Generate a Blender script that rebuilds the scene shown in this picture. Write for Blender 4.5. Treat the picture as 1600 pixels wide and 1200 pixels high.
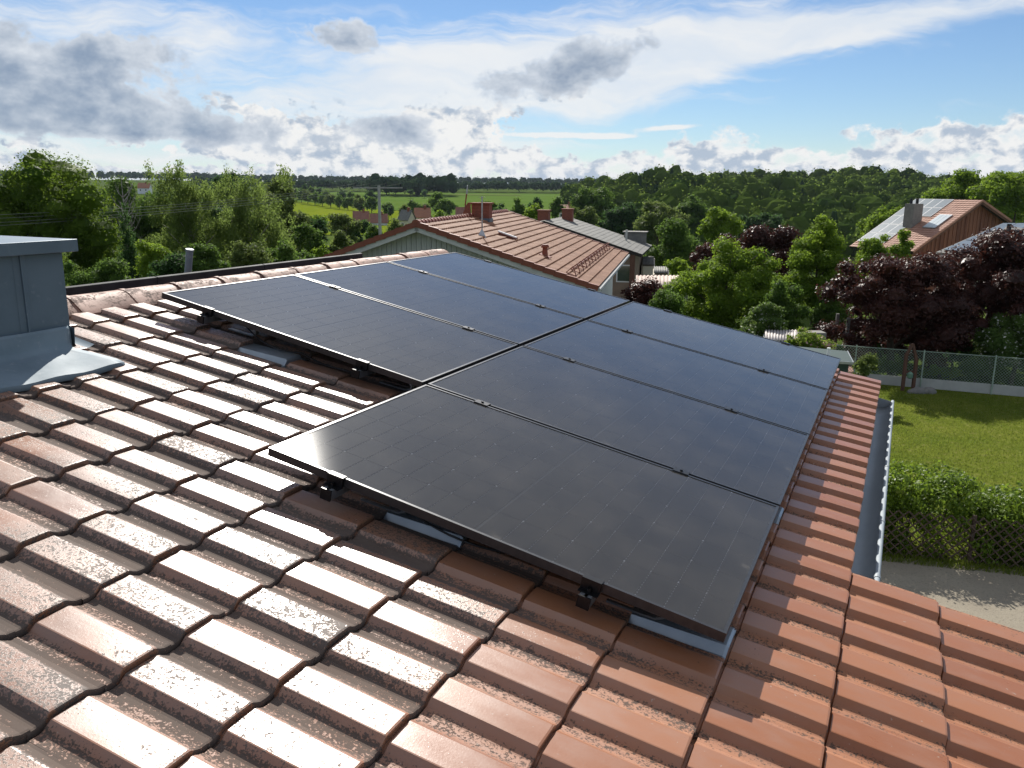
import bpy, bmesh, math, random
import numpy as np
from mathutils import Matrix, Vector
R_ = math.radians
sc = bpy.context.scene
col = sc.collection
for o in list(bpy.data.objects): bpy.data.objects.remove(o)

# ------------------------------------------------------------------ camera, sky, sun, exposure
EYE = 6.2
F = 1316.4
CAM = Matrix(((0.99997, -0.00812, 0.0, 0), (0.00185, 0.22834, -0.97358, 0), (0.00791, 0.97355, 0.22835, EYE), (0, 0, 0, 1)))
cd = bpy.data.cameras.new('camera'); cam = bpy.data.objects.new('camera', cd); col.objects.link(cam)
cam.matrix_world = CAM; sc.camera = cam
cd.sensor_width = 36; cd.lens = F / 1600 * 36; cd.clip_start = .05; cd.clip_end = 9000

SUN_AZ, SUN_EL = R_(-8.0), R_(36.0)
SD = Vector((math.sin(SUN_AZ) * math.cos(SUN_EL), math.cos(SUN_AZ) * math.cos(SUN_EL), math.sin(SUN_EL)))
sl = bpy.data.lights.new('sun', 'SUN'); sl.energy = 5.0; sl.angle = R_(.53); sl.color = (1, .95, .87)
so = bpy.data.objects.new('sun', sl); col.objects.link(so)
so.rotation_euler = SD.to_track_quat('Z', 'Y').to_euler(); so.location = (0, 0, 60)
vs = sc.view_settings; vs.view_transform = 'Standard'; vs.look = 'None'; vs.exposure = 0.55; vs.gamma = 1; vs.use_curve_mapping = False

def ray(x, y):
    d = np.array(CAM)[:3, :3] @ np.array([(x - 800) / F, -(y - 600) / F, -1.0])
    return d
def at(x, y, Y):
    d = ray(x, y); return np.array([0, 0, EYE]) + d * Y / d[1]

# --- node helpers
def nd(nt, typ, ins=None, **props):
    n = nt.nodes.new(typ)
    for k, v in props.items(): setattr(n, k, v)
    for k, v in (ins or {}).items():
        s = n.inputs[k]
        if isinstance(v, bpy.types.NodeSocket): nt.links.new(v, s)
        else: s.default_value = v
    return n
def mt(nt, op, a, b=0.0, c=None, clamp=False):
    ins = {0: a, 1: b}
    if c is not None: ins[2] = c
    return nd(nt, 'ShaderNodeMath', ins, operation=op, use_clamp=clamp).outputs[0]
def sm(nt, x, a, b, lo=0.0, hi=1.0):
    return nd(nt, 'ShaderNodeMapRange', {0: x, 1: a, 2: b, 3: lo, 4: hi}, interpolation_type='SMOOTHSTEP').outputs[0]
def nz(nt, vec, scale, detail=4, rough=.55, dist=0.0, dim='3D', w=None):
    n = nd(nt, 'ShaderNodeTexNoise', {'Scale': scale, 'Detail': detail, 'Roughness': rough, 'Distortion': dist}, noise_dimensions=dim)
    if vec is not None: nt.links.new(vec, n.inputs['Vector'])
    return n.outputs['Fac']
def mixc(nt, fac, a, b, mode='MIX'):
    n = nt.nodes.new('ShaderNodeMix'); n.data_type = 'RGBA'; n.blend_type = mode
    for k, v in ((0, fac), (6, a), (7, b)):
        s = n.inputs[k]
        if isinstance(v, bpy.types.NodeSocket): nt.links.new(v, s)
        elif k == 0: s.default_value = v
        else: s.default_value = (*v, 1) if len(v) == 3 else v
    return n.outputs[2]
def vmap(nt, vec, scale=(1, 1, 1), rot=(0, 0, 0), loc=(0, 0, 0)):
    return nd(nt, 'ShaderNodeMapping', {'Vector': vec, 'Scale': scale, 'Rotation': rot, 'Location': loc}).outputs[0]

# --- world: clear sky with cirrus veil and cumulus
w = bpy.data.worlds.new('World'); sc.world = w; w.use_nodes = True
nt = w.node_tree; nt.nodes.clear()
sky = nd(nt, 'ShaderNodeTexSky', sky_type='NISHITA', sun_disc=False, sun_elevation=SUN_EL, sun_rotation=SUN_AZ, altitude=450, air_density=1.0, dust_density=.05, ozone_density=3.0)
gen = nd(nt, 'ShaderNodeTexCoord').outputs['Generated']
sx, sy, sz = nd(nt, 'ShaderNodeSeparateXYZ', {0: gen}).outputs
az = mt(nt, 'ARCTAN2', sx, sy); el = mt(nt, 'ARCSINE', sz)
AE = nd(nt, 'ShaderNodeCombineXYZ', {0: az, 1: el, 2: 0.0}).outputs[0]
# three warped noises in angle space (stretched sideways, as flat clouds seen low over the horizon)
warp = nd(nt, 'ShaderNodeTexNoise', {'Scale': 7.0, 'Detail': 4, 'Roughness': .55, 'Vector': AE}).outputs['Color']
AEw = nd(nt, 'ShaderNodeVectorMath', {0: AE, 1: nd(nt, 'ShaderNodeVectorMath', {0: warp, 3: .08}, operation='SCALE').outputs[0]}, operation='ADD').outputs[0]
big = nz(nt, vmap(nt, AEw, (1, 1.9, 1), loc=(3.1, 1.7, 0)), 7, 5, .55)
puff = nz(nt, vmap(nt, AE, (1, 1.25, 1), loc=(7.3, .4, 0)), 15, 7, .56, .25)
fine = nz(nt, vmap(nt, AE, (1, 1.35, 1), loc=(1.3, 5.4, 0)), 52, 6, .6, .2)
billow = nz(nt, vmap(nt, AE, (1, 1.6, 1), loc=(4.4, 8.1, 0)), 24, 6, .55, .2)
cirr = nz(nt, vmap(nt, AEw, (.75, 4.6, 1), (0, 0, R_(-8)), (2, 2, 0)), 7, 7, .6, .4)
def blob(px, py, rx, ry, rot=0.0, amp=1.0):
    d = ray(px, py); d = d / np.linalg.norm(d); a0 = math.atan2(d[0], d[1]); e0 = math.asin(d[2])
    v = vmap(nt, nd(nt, 'ShaderNodeVectorMath', {0: AE, 1: (a0, e0, 0)}, operation='SUBTRACT').outputs[0], (1, 1, 1), (0, 0, R_(-rot)))
    v = nd(nt, 'ShaderNodeVectorMath', {0: v, 1: (F / rx, F / ry, 0)}, operation='MULTIPLY').outputs[0]
    l2 = nd(nt, 'ShaderNodeVectorMath', {0: v, 1: v}, operation='DOT_PRODUCT').outputs['Value']
    return mt(nt, 'MULTIPLY', mt(nt, 'EXPONENT', mt(nt, 'MULTIPLY', l2, -1.0)), amp)
def addup(lst):
    s = lst[0]
    for q in lst[1:]: s = mt(nt, 'ADD', s, q)
    return s
veilm = addup([blob(200, 40, 260, 42, 0, .85), blob(560, 130, 330, 50, 5, .75), blob(930, 90, 330, 62, 10, 1.0), blob(1330, 42, 420, 26, 7, 1.0), blob(330, 240, 420, 40, 0, .75), blob(1000, 140, 170, 40, 22, .55), blob(640, 235, 170, 40, 0, .5)])
far_out = sm(nt, mt(nt, 'ABSOLUTE', az), .75, 1.1)            # sky goes on at random beyond the frame; veil added to neutralise shade
high = sm(nt, el, .26, .42)  # unseen veil above the frame, thickened to grey the panel reflections
veilm = mt(nt, 'ADD', veilm, mt(nt, 'MAXIMUM', mt(nt, 'MULTIPLY', far_out, .42), mt(nt, 'MULTIPLY', high, .62)))
veil = sm(nt, mt(nt, 'ADD', veilm, mt(nt, 'MULTIPLY', mt(nt, 'SUBTRACT', cirr, .5), 2.2)), .15, 1.05)
darkm = addup([blob(80, 108, 145, 60, 0, 1.25), blob(30, 178, 170, 32, 0, .68), blob(290, 198, 180, 30, -3, .92), blob(900, 108, 150, 40, 18, .85), blob(545, 50, 80, 34, 0, .80), blob(610, 208, 70, 26, 0, .55), blob(735, 120, 60, 34, 0, .42), blob(560, 190, 60, 20, 0, .4), blob(690, 232, 60, 22, 0, .38)])
darkm = mt(nt, 'ADD', darkm, mt(nt, 'MULTIPLY', mt(nt, 'MULTIPLY', far_out, sm(nt, big, .45, .62)), mt(nt, 'MULTIPLY', sm(nt, el, .45, .2), .8)))
dk_in = mt(nt, 'ADD', darkm, mt(nt, 'ADD', mt(nt, 'MULTIPLY', mt(nt, 'SUBTRACT', puff, .5), 2.1), mt(nt, 'MULTIPLY', mt(nt, 'SUBTRACT', fine, .5), .5)))
dark = mt(nt, 'MULTIPLY', sm(nt, dk_in, .38, .68), sm(nt, darkm, .12, .3))
# low band of cumulus above the horizon; its top line wanders
top = mt(nt, 'ADD', mt(nt, 'MULTIPLY', sm(nt, big, .3, .7), .030), sm(nt, az, -.1, .5, .026, .050))
bandm = mt(nt, 'DIVIDE', mt(nt, 'SUBTRACT', top, el), .022)
lown = mt(nt, 'ADD', mt(nt, 'MULTIPLY', mt(nt, 'SUBTRACT', puff, .5), 4.0), mt(nt, 'MULTIPLY', mt(nt, 'SUBTRACT', fine, .5), 1.6))
low = sm(nt, mt(nt, 'ADD', bandm, lown), .25, .7)
low = mt(nt, 'MULTIPLY', low, sm(nt, billow, .30, .46, .35, 1.0))
# heaps of white cumulus in the middle of the view, shaded grey inside
midm = addup([blob(470, 215, 130, 36, 0, .62), blob(560, 245, 190, 34, 0, .70), blob(700, 205, 110, 40, 0, .55), blob(330, 170, 170, 26, 0, .5), blob(840, 150, 120, 50, 15, .5), blob(760, 255, 150, 24, 0, .6), blob(150, 225, 260, 22, 0, .6), blob(960, 70, 90, 30, 40, .35)])
mid = sm(nt, mt(nt, 'ADD', midm, mt(nt, 'ADD', mt(nt, 'MULTIPLY', mt(nt, 'SUBTRACT', puff, .5), 2.4), mt(nt, 'MULTIPLY', mt(nt, 'SUBTRACT', fine, .5), 1.2))), .42, .64)
mid = mt(nt, 'MULTIPLY', mid, sm(nt, midm, .12, .3))
bits = mt(nt, 'MULTIPLY', sm(nt, mt(nt, 'ADD', addup([blob(860, 211, 120, 6, 0, .5), blob(1050, 199, 55, 5, 4, .5), blob(960, 214, 40, 4, 0, .4)]), mt(nt, 'MULTIPLY', mt(nt, 'SUBTRACT', fine, .5), .5)), .18, .42), .9)
WHITE, GREY = (1.0, 1.0, .99), (.24, .33, .47)
shade = mt(nt, 'ADD', mt(nt, 'MULTIPLY', billow, .5), mt(nt, 'MULTIPLY', fine, .5))
c_low = mixc(nt, mt(nt, 'MULTIPLY', sm(nt, mt(nt, 'ADD', shade, mt(nt, 'MULTIPLY', bandm, .010)), .47, .60), .9), WHITE, (.44, .54, .68))
core = mt(nt, 'ADD', mt(nt, 'MULTIPLY', mt(nt, 'MINIMUM', darkm, 1.0), .60), mt(nt, 'MULTIPLY', mt(nt, 'SUBTRACT', mt(nt, 'ADD', mt(nt, 'MULTIPLY', puff, .5), mt(nt, 'ADD', mt(nt, 'MULTIPLY', billow, .33), mt(nt, 'MULTIPLY', fine, .17))), .5), 2.3))
c_dark = mixc(nt, sm(nt, core, .0, .95), (.90, .94, .99), GREY)
c_veil = mixc(nt, sm(nt, cirr, .35, .7), (.84, .90, .97), WHITE)
cc = mixc(nt, low, c_veil, c_low); cc = mixc(nt, mid, cc, mixc(nt, sm(nt, shade, .47, .60, 0, .9), WHITE, (.42, .52, .66))); cc = mixc(nt, dark, cc, c_dark); cc = mixc(nt, bits, cc, WHITE)
alpha = mt(nt, 'MAXIMUM', mt(nt, 'MULTIPLY', veil, .88), mt(nt, 'MAXIMUM', mt(nt, 'MULTIPLY', dark, .97), mt(nt, 'MAXIMUM', mt(nt, 'MAXIMUM', mid, low), bits)))
alpha = mt(nt, 'MULTIPLY', alpha, sm(nt, el, -.02, .0))
bg_sky = nd(nt, 'ShaderNodeBackground', {0: mixc(nt, 1.0, sky.outputs[0], (.84, .94, 1.08), 'MULTIPLY'), 1: .058})
bg_cl = nd(nt, 'ShaderNodeBackground', {0: cc, 1: .62})
mx = nd(nt, 'ShaderNodeMixShader', {0: alpha, 1: bg_sky.outputs[0], 2: bg_cl.outputs[0]})
nd(nt, 'ShaderNodeOutputWorld', {0: mx.outputs[0]})
w.cycles.sampling_method = 'MANUAL'; w.cycles.sample_map_resolution = 512
sc.cycles.max_bounces = 8; sc.cycles.transparent_max_bounces = 12; sc.cycles.sample_clamp_indirect = 6

# ------------------------------------------------------------------ object helpers
WM = {}
def tag(o, label, cat=None, group=None, kind=None):
    if label: o['label'] = label
    if cat: o['category'] = cat
    if group: o['group'] = group
    if kind: o['kind'] = kind
    return o
def link(name, data, parent=None, M=None, mats=None):
    o = bpy.data.objects.new(name, data); col.objects.link(o)
    M = M if M is not None else Matrix()
    WM[o.name] = M
    if parent is not None:
        o.parent = parent; o.matrix_basis = WM[parent.name].inverted() @ M
    else: o.matrix_basis = M
    if data is not None and mats is not None and len(data.materials) == 0:
        for m in (mats if isinstance(mats, (list, tuple)) else [mats]): data.materials.append(m)
    return o
def thing(name, loc, label, cat, group=None, rz=0.0):
    e = link(name, None, None, Matrix.Translation(Vector(loc)) @ Matrix.Rotation(rz, 4, 'Z'))
    e.empty_display_size = .3
    return tag(e, label, cat, group)
class MB:
    def __init__(s): s.v = []; s.f = []; s.mi = []; s.cur = 0
    def add(s, vs, fs):
        b = len(s.v); s.v += [tuple(map(float, q)) for q in vs]; s.f += [tuple(i + b for i in q) for q in fs]; s.mi += [s.cur] * len(fs); return s
    def box(s, x0, x1, y0, y1, z0, z1, M=None):
        vs = [(x, y, z) for z in (z0, z1) for y in (y0, y1) for x in (x0, x1)]
        if M is not None: vs = [M @ Vector(q) for q in vs]
        return s.add(vs, [(0, 2, 3, 1), (4, 5, 7, 6), (0, 1, 5, 4), (2, 6, 7, 3), (0, 4, 6, 2), (1, 3, 7, 5)])
    def prism(s, poly, ext):
        n = len(poly); P = [Vector(q) for q in poly]; e = Vector(ext)
        return s.add([*P, *[q + e for q in P]], [tuple(range(n))[::-1], tuple(range(n, 2 * n))] + [(i, (i + 1) % n, n + (i + 1) % n, n + i) for i in range(n)])
    def bar(s, a, b, wx, wy, up=(0, 0, 1)):
        a, b = Vector(a), Vector(b); d = (b - a).normalized(); u = Vector(up)
        if abs(d.dot(u)) > .98: u = Vector((0, 1, 0))
        x = d.cross(u).normalized() * wx / 2; y = x.cross(d).normalized() * wy / 2
        return s.add([a - x - y, a + x - y, a + x + y, a - x + y, b - x - y, b + x - y, b + x + y, b - x + y], [(0, 3, 2, 1), (4, 5, 6, 7), (0, 1, 5, 4), (1, 2, 6, 5), (2, 3, 7, 6), (3, 0, 4, 7)])
    def tube(s, pts, rad, n=8, cap=True):
        P = [Vector(q) for q in pts]; r = rad if isinstance(rad, (list, tuple)) else [rad] * len(P); vs = []
        for i, p in enumerate(P):
            d = (P[min(i + 1, len(P) - 1)] - P[max(i - 1, 0)]).normalized()
            u = Vector((0, 0, 1)) if abs(d.z) < .9 else Vector((1, 0, 0))
            a = d.cross(u).normalized(); b = a.cross(d)
            vs += [p + (a * math.cos(t) + b * math.sin(t)) * r[i] for t in [2 * math.pi * k / n for k in range(n)]]
        fs = [(i * n + k, i * n + (k + 1) % n, (i + 1) * n + (k + 1) % n, (i + 1) * n + k) for i in range(len(P) - 1) for k in range(n)]
        if cap: fs += [tuple(range(n))[::-1], tuple(range((len(P) - 1) * n, len(P) * n))]
        return s.add(vs, fs)
    def sheet(s, rows, thick=0.0):
        n = len(rows[0]); m = len(rows)
        vs = [q for r in rows for q in r]; fs = [(i * n + k, i * n + k + 1, (i + 1) * n + k + 1, (i + 1) * n + k) for i in range(m - 1) for k in range(n - 1)]
        return s.add(vs, fs)
    def mesh(s, name, smooth=None):
        me = bpy.data.meshes.new(name); me.from_pydata(s.v, [], s.f)
        if any(s.mi): me.polygons.foreach_set('material_index', s.mi)
        bm = bmesh.new(); bm.from_mesh(me); bmesh.ops.recalc_face_normals(bm, faces=bm.faces); bm.to_mesh(me); bm.free()
        if smooth: 
            me.polygons.foreach_set('use_smooth', [True] * len(me.polygons)); me.set_sharp_from_angle(angle=R_(smooth))
        me.update(); return me
    def build(s, name, mats, parent=None, M=None, smooth=None, bevel=0):
        o = link(name, s.mesh(name, smooth), parent, M, mats)
        if bevel:
            b = o.modifiers.new('bevel', 'BEVEL'); b.width = bevel; b.segments = 2; b.limit_method = 'ANGLE'; b.angle_limit = R_(40)
        return o
def np_mesh(name, V, Q):
    me = bpy.data.meshes.new(name); n = len(Q); k = Q.shape[1]
    me.vertices.add(len(V)); me.vertices.foreach_set('co', np.ascontiguousarray(V, np.float32).ravel())
    me.loops.add(n * k); me.loops.foreach_set('vertex_index', np.ascontiguousarray(Q, np.int32).ravel())
    me.polygons.add(n); me.polygons.foreach_set('loop_start', np.arange(0, n * k, k, dtype=np.int32)); me.polygons.foreach_set('loop_total', np.full(n, k, np.int32))
    me.update(calc_edges=True); me.validate(); return me

# ------------------------------------------------------------------ materials
def new_mat(name):
    m = bpy.data.materials.new(name); m.use_nodes = True; t = m.node_tree
    return m, t, t.nodes['Principled BSDF']
def setp(t, b, **kw):
    for k, v in kw.items():
        k = {'base': 'Base Color', 'rough': 'Roughness', 'metal': 'Metallic', 'spec': 'Specular IOR Level', 'normal': 'Normal', 'coat': 'Coat Weight', 'coatr': 'Coat Roughness'}[k]
        if isinstance(v, bpy.types.NodeSocket): t.links.new(v, b.inputs[k])
        else: b.inputs[k].default_value = (*v, 1) if isinstance(v, (tuple, list)) and len(v) == 3 else v
def bump(t, h, strength=.3, dist=.01):
    return nd(t, 'ShaderNodeBump', {'Height': h, 'Strength': strength, 'Distance': dist}).outputs[0]
def simple(name, c1, c2=None, scale=6, rough=.6, metal=0.0, spec=.5, bs=0.0, bd=.005, stretch=(1, 1, 1), detail=5, c3=None, rvar=.15):
    m, t, b = new_mat(name); oc = nd(t, 'ShaderNodeTexCoord').outputs['Object']
    n = nz(t, vmap(t, oc, stretch), scale, detail, .6)
    c = mixc(t, sm(t, n, .3, .7), c1, c2 or tuple(q * .7 for q in c1))
    if c3: c = mixc(t, sm(t, nz(t, oc, scale * 5.3, 4, .65), .58, .72), c, c3)
    setp(t, b, base=c, rough=mt(t, 'ADD', rough - rvar / 2, mt(t, 'MULTIPLY', n, rvar)), metal=metal, spec=spec)
    if bs: setp(t, b, normal=bump(t, nz(t, vmap(t, oc, stretch), scale * 4, 5, .6), bs, bd))
    return m
def leaf_mat(name, c1, c2, trans=.42, dead=None, rough=.5, rw=.55, bs=.35, bw=.9, tint=False):
    c1 = tuple(q * 1.45 for q in c1); c2 = tuple(q * 1.75 for q in c2)
    m, t, b = new_mat(name)
    g = nd(t, 'ShaderNodeNewGeometry'); rnd = g.outputs['Random Per Island']
    big_ = nz(t, nd(t, 'ShaderNodeTexCoord').outputs['Object'], bs, 3)
    f = mt(t, 'ADD', mt(t, 'MULTIPLY', rnd, rw), mt(t, 'MULTIPLY', mt(t, 'SUBTRACT', big_, .38), bw), clamp=True)
    if tint: f = mt(t, 'ADD', mt(t, 'MULTIPLY', nd(t, 'ShaderNodeAttribute', attribute_name='tint').outputs['Fac'], .85), mt(t, 'MULTIPLY', rnd, .2), clamp=True)
    c = mixc(t, f, c1, c2)
    if dead: c = mixc(t, mt(t, 'GREATER_THAN', rnd, .93), c, dead)
    setp(t, b, base=c, rough=rough + .12, spec=0.0 if tint else (.2 if rough < .4 else .05))
    tr = nd(t, 'ShaderNodeBsdfTranslucent', {0: mixc(t, .5, c, tuple(min(1, q * 1.9) for q in c2), 'MIX')})
    mxs = nd(t, 'ShaderNodeMixShader', {0: trans, 1: b.outputs[0], 2: tr.outputs[0]})
    t.links.new(mxs.outputs[0], t.nodes['Material Output'].inputs[0])
    return m
L_BRIGHT = leaf_mat('leaf_bright', (.045, .085, .010), (.115, .165, .016))
L_MAPLE = leaf_mat('leaf_maple', (.018, .042, .006), (.085, .125, .013), .36, rw=.45)
L_MID = leaf_mat('leaf_mid', (.028, .058, .012), (.070, .112, .020))
L_DARK = leaf_mat('leaf_dark', (.014, .034, .012), (.034, .064, .018), .45)
L_OLIVE = leaf_mat('leaf_olive', (.035, .058, .014), (.085, .110, .028))
L_BIRCH = leaf_mat('leaf_birch', (.040, .066, .015), (.095, .128, .030), .5)
L_PURP = leaf_mat('leaf_purple', (.018, .007, .006), (.056, .020, .014), .22, rough=.34)
L_HEDGE = leaf_mat('leaf_hedge', (.026, .056, .006), (.105, .150, .015), .42, rough=.35)
L_FLOW = leaf_mat('leaf_flower_white', (.03, .06, .015), (.075, .11, .025), .4, (.62, .62, .55))
L_PINK = leaf_mat('leaf_flower_pink', (.05, .085, .012), (.12, .16, .025), .4, (.72, .45, .42))
L_FOREST = leaf_mat('leaf_forest', (.015, .034, .008), (.080, .112, .020), .40, tint=True)
L_CONIF = leaf_mat('leaf_conifer_forest', (.014, .030, .014), (.028, .048, .019), .3, tint=True)
BARK = simple('bark', (.10, .075, .055), (.05, .04, .03), 8, .9, bs=.6, bd=.02, stretch=(1, 1, .25))
BARK_PALE = simple('bark_pale', (.40, .38, .34), (.14, .12, .10), 5, .85, stretch=(1, 1, 2))
GRASS = None

# terracotta tile of our roof: shares roof coordinates so wear runs on from tile to tile
ROOF_T = Matrix(((0.89067, 0.41754, 0.17992, -2.45447), (-0.40927, 0.90866, -0.08267, 3.67945), (-0.198, -0.00001, 0.9802, 5.60413), (0, 0, 0, 1)))
TZ = -.12                      # tile flats below the panel plane
PU, PV, U0, V0 = .1973, .3201, -.8374, 2.5274
roof_frame = None
def tile_material(name, frame):
    m, t, b = new_mat(name)
    oc = nd(t, 'ShaderNodeTexCoord', object=frame).outputs['Object']
    x, y, z = nd(t, 'ShaderNodeSeparateXYZ', {0: oc}).outputs
    iu = mt(t, 'FLOOR', mt(t, 'DIVIDE', mt(t, 'SUBTRACT', y, U0 - .055), PU)); iv = mt(t, 'FLOOR', mt(t, 'DIVIDE', mt(t, 'SUBTRACT', x, V0 + .004), PV))
    wn = nd(t, 'ShaderNodeTexWhiteNoise', {0: nd(t, 'ShaderNodeCombineXYZ', {0: iu, 1: iv, 2: 0.0}).outputs[0]}, noise_dimensions='2D')
    r1 = wn.outputs['Value']; r2 = nd(t, 'ShaderNodeSeparateColor', {0: wn.outputs['Color']}).outputs[1]
    prof = mt(t, 'FRACT', mt(t, 'DIVIDE', mt(t, 'SUBTRACT', y, U0), PU))
    trough = mt(t, 'MULTIPLY', sm(t, prof, .45, .58), sm(t, prof, .97, .86))
    down = mt(t, 'FRACT', mt(t, 'DIVIDE', mt(t, 'SUBTRACT', x, V0 + .004), PV))        # 0 upper .. 1 lower end
    base = mixc(t, r1, (.265, .100, .045), (.335, .140, .067))
    soft = nz(t, vmap(t, oc, (1, 2.2, 1)), 7, 5, .6)
    base = mixc(t, sm(t, soft, .35, .75, 0, .45), base, (.30, .165, .115))
    # weathering: darker bloom on the old upper courses
    old = sm(t, x, 3.5, 1.8)
    base = mixc(t, mt(t, 'MULTIPLY', old, sm(t, nz(t, oc, 3.1, 4, .6), .3, .65, .15, .75)), base, (.200, .120, .087))
    sp = nz(t, oc, 150, 4, .65); sp2 = nz(t, oc, 55, 5, .65); zone = nz(t, oc, 4.5, 4, .6)
    amount = mt(t, 'ADD', mt(t, 'MULTIPLY', trough, .34), mt(t, 'ADD', mt(t, 'MULTIPLY', mt(t, 'SUBTRACT', zone, .5), .55), mt(t, 'MULTIPLY', mt(t, 'SUBTRACT', r2, .55), .28)))
    amount = mt(t, 'ADD', amount, mt(t, 'MULTIPLY', sm(t, down, .55, 1.0), .08))
    amount = mt(t, 'ADD', amount, sm(t, x, 3.9, 2.3, -.30, .02))
    spk = sm(t, mt(t, 'ADD', mt(t, 'ADD', mt(t, 'MULTIPLY', sp, .6), mt(t, 'MULTIPLY', sp2, .4)), mt(t, 'MULTIPLY', amount, .42)), .535, .60)
    base = mixc(t, mt(t, 'MULTIPLY', spk, .85), base, mixc(t, soft, (.030, .026, .022), (.085, .072, .060)))
    base = mixc(t, mt(t, 'MULTIPLY', sm(t, nz(t, oc, 62, 3, .5), .72, .76), .55), base, (.42, .38, .33))
    rg = mt(t, 'ADD', mt(t, 'ADD', .335, mt(t, 'MULTIPLY', mt(t, 'SUBTRACT', soft, .5), .18)), mt(t, 'MULTIPLY', mt(t, 'SUBTRACT', r1, .5), .08))
    rg = mt(t, 'ADD', rg, mt(t, 'MULTIPLY', spk, .42)); rg = mt(t, 'ADD', rg, mt(t, 'MULTIPLY', trough, .34), clamp=True)
    h = mt(t, 'ADD', mt(t, 'MULTIPLY', sp, .5), mt(t, 'ADD', mt(t, 'MULTIPLY', spk, .5), mt(t, 'MULTIPLY', soft, .8)))
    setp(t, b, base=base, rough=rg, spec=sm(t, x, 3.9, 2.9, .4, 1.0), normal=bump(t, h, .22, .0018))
    return m
ZINC = simple('zinc_sheet', (.135, .180, .220), (.105, .145, .180), 3, .45, metal=.2, spec=.4, c3=(.17, .21, .245), bs=.05)
ZINC_AP = simple('apron_sheet', (.20, .255, .295), (.155, .205, .24), 4, .62, spec=.25, c3=(.25, .29, .32), bs=.15)
ZINC_L = simple('zinc_gutter', (.37, .40, .42), (.28, .31, .33), 5, .5, metal=.05, spec=.3, stretch=(1, .3, 1), bs=.06)
ZINC_B = simple('zinc_bead', (.38, .42, .45), (.31, .35, .38), 12, .7, spec=.2)
ALU = simple('bare_aluminium', (.55, .56, .58), (.42, .43, .45), 30, .34, metal=.9)
BLACK_AL = simple('black_anodised', (.018, .018, .02), (.012, .012, .013), 60, .36, metal=.6)
FRAME_M = simple('panel_frame_black', (.060, .062, .066), (.045, .046, .05), 40, .32, metal=.6)
PLASTER = simple('plaster_wall', (.62, .58, .50), (.55, .51, .44), 4, .9, bs=.3)
DARKSTEEL = simple('dark_steel', (.030, .034, .040), (.02, .022, .026), 9, .75, spec=.2)
UNDER = simple('underlay', (.03, .025, .022), (.02, .018, .016), 4, .9)

# ------------------------------------------------------------------ terrain
def prof_fn():
    azs = np.radians([-180, -60, -34, -22, -13, -2, 4, 9, 18, 25, 31, 45, 90, 180])
    rr = np.array([0, 30, 45, 75, 110, 160, 220, 320, 420, 560, 760, 950, 1500, 2400, 4200])
    L = [0, 0, -.2, -2, -4, -6, -7, -6.5, -5, -3, 0, 2, 8, 14, 20]
    Fd = [0, 0, -.4, -2.5, -4.2, -6, -7, -7.5, -6, -4, -1.6, .3, 5, 10, 16]
    C = [0, 0, -.3, -2, -5, -8.5, -10, -9, -7, -4.5, -1.8, .3, 5, 8, 12]
    D = [0, 0, -.3, -2.5, -6.5, -11, -12, -7, -.5, 3.0, 0, -2, 2, 7, 12]
    E = [0, 0, -.3, -3, -7, -12.5, -14, -9, -2, 1.0, -1, -4, 0, 4, 9]
    G = [0, 0, 0, -1.5, -5, -10, -15, -13, -9, -4, 6, 12, 13, 14, 16]
    T = np.array([L, L, L, L, Fd, Fd, C, D, D, E, G, G, L, L], float)
    return azs, rr, T
AZ_T, RR_T, T_T = prof_fn()
def ground(X, Y):
    X = np.asarray(X, float); Y = np.asarray(Y, float)
    a = np.arctan2(X, Y); r = np.hypot(X, Y)
    i = np.clip(np.searchsorted(AZ_T, a) - 1, 0, len(AZ_T) - 2); fa = np.clip((a - AZ_T[i]) / (AZ_T[i + 1] - AZ_T[i]), 0, 1); fa = fa * fa * (3 - 2 * fa)
    j = np.clip(np.searchsorted(RR_T, r) - 1, 0, len(RR_T) - 2); fr = np.clip((r - RR_T[j]) / (RR_T[j + 1] - RR_T[j]), 0, 1); fr = fr * fr * (3 - 2 * fr)
    z = (T_T[i, j] * (1 - fa) + T_T[i + 1, j] * fa) * (1 - fr) + (T_T[i, j + 1] * (1 - fa) + T_T[i + 1, j + 1] * fa) * fr
    wv = np.clip((r - 200) / 160, 0, 1) * np.clip((900 - r) / 250, 0, 1) * np.clip((a - .10) / .12, 0, 1) * np.clip((.75 - a) / .15, 0, 1)
    z = z + wv * (1 - .7 * np.clip((a - .36) / .1, 0, 1)) * (3.2 * np.sin(a * 17 + r * .011 + 1.0) + 2.0 * np.sin(a * 31 - r * .02) + 1.5 * np.sin(r * .03 + a * 9))
    return z
def gz(x, y): return float(ground(x, y))
def grid_sheet(name, XY, mat, off=0.0, kind='structure', parent=None):
    m, n = XY.shape[:2]
    V = np.concatenate([XY, (ground(XY[..., 0], XY[..., 1]) + off)[..., None]], -1).reshape(-1, 3)
    I = np.arange(m * n).reshape(m, n)
    Q = np.stack([I[:-1, :-1], I[:-1, 1:], I[1:, 1:], I[1:, :-1]], -1).reshape(-1, 4)
    me = np_mesh(name, V, Q); me.polygons.foreach_set('use_smooth', [True] * len(me.polygons))
    o = link(name, me, parent, None, mat); tag(o, None, None, None, kind); return o
def ground_mat(name, c1, c2, c3, s1, s2, bs=.4, bd=.05, rough=.95, stretch=(1, 1, 1)):
    m, t, b = new_mat(name); oc = vmap(t, nd(t, 'ShaderNodeTexCoord').outputs['Object'], stretch)
    c = mixc(t, sm(t, nz(t, oc, s1, 5), .35, .65), c1, c2); c = mixc(t, sm(t, nz(t, oc, s2, 4, .65), .5, .75), c, c3)
    setp(t, b, base=c, rough=rough, spec=0.0, normal=bump(t, nz(t, oc, s2 * 2, 4), bs, bd)); return m
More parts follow.
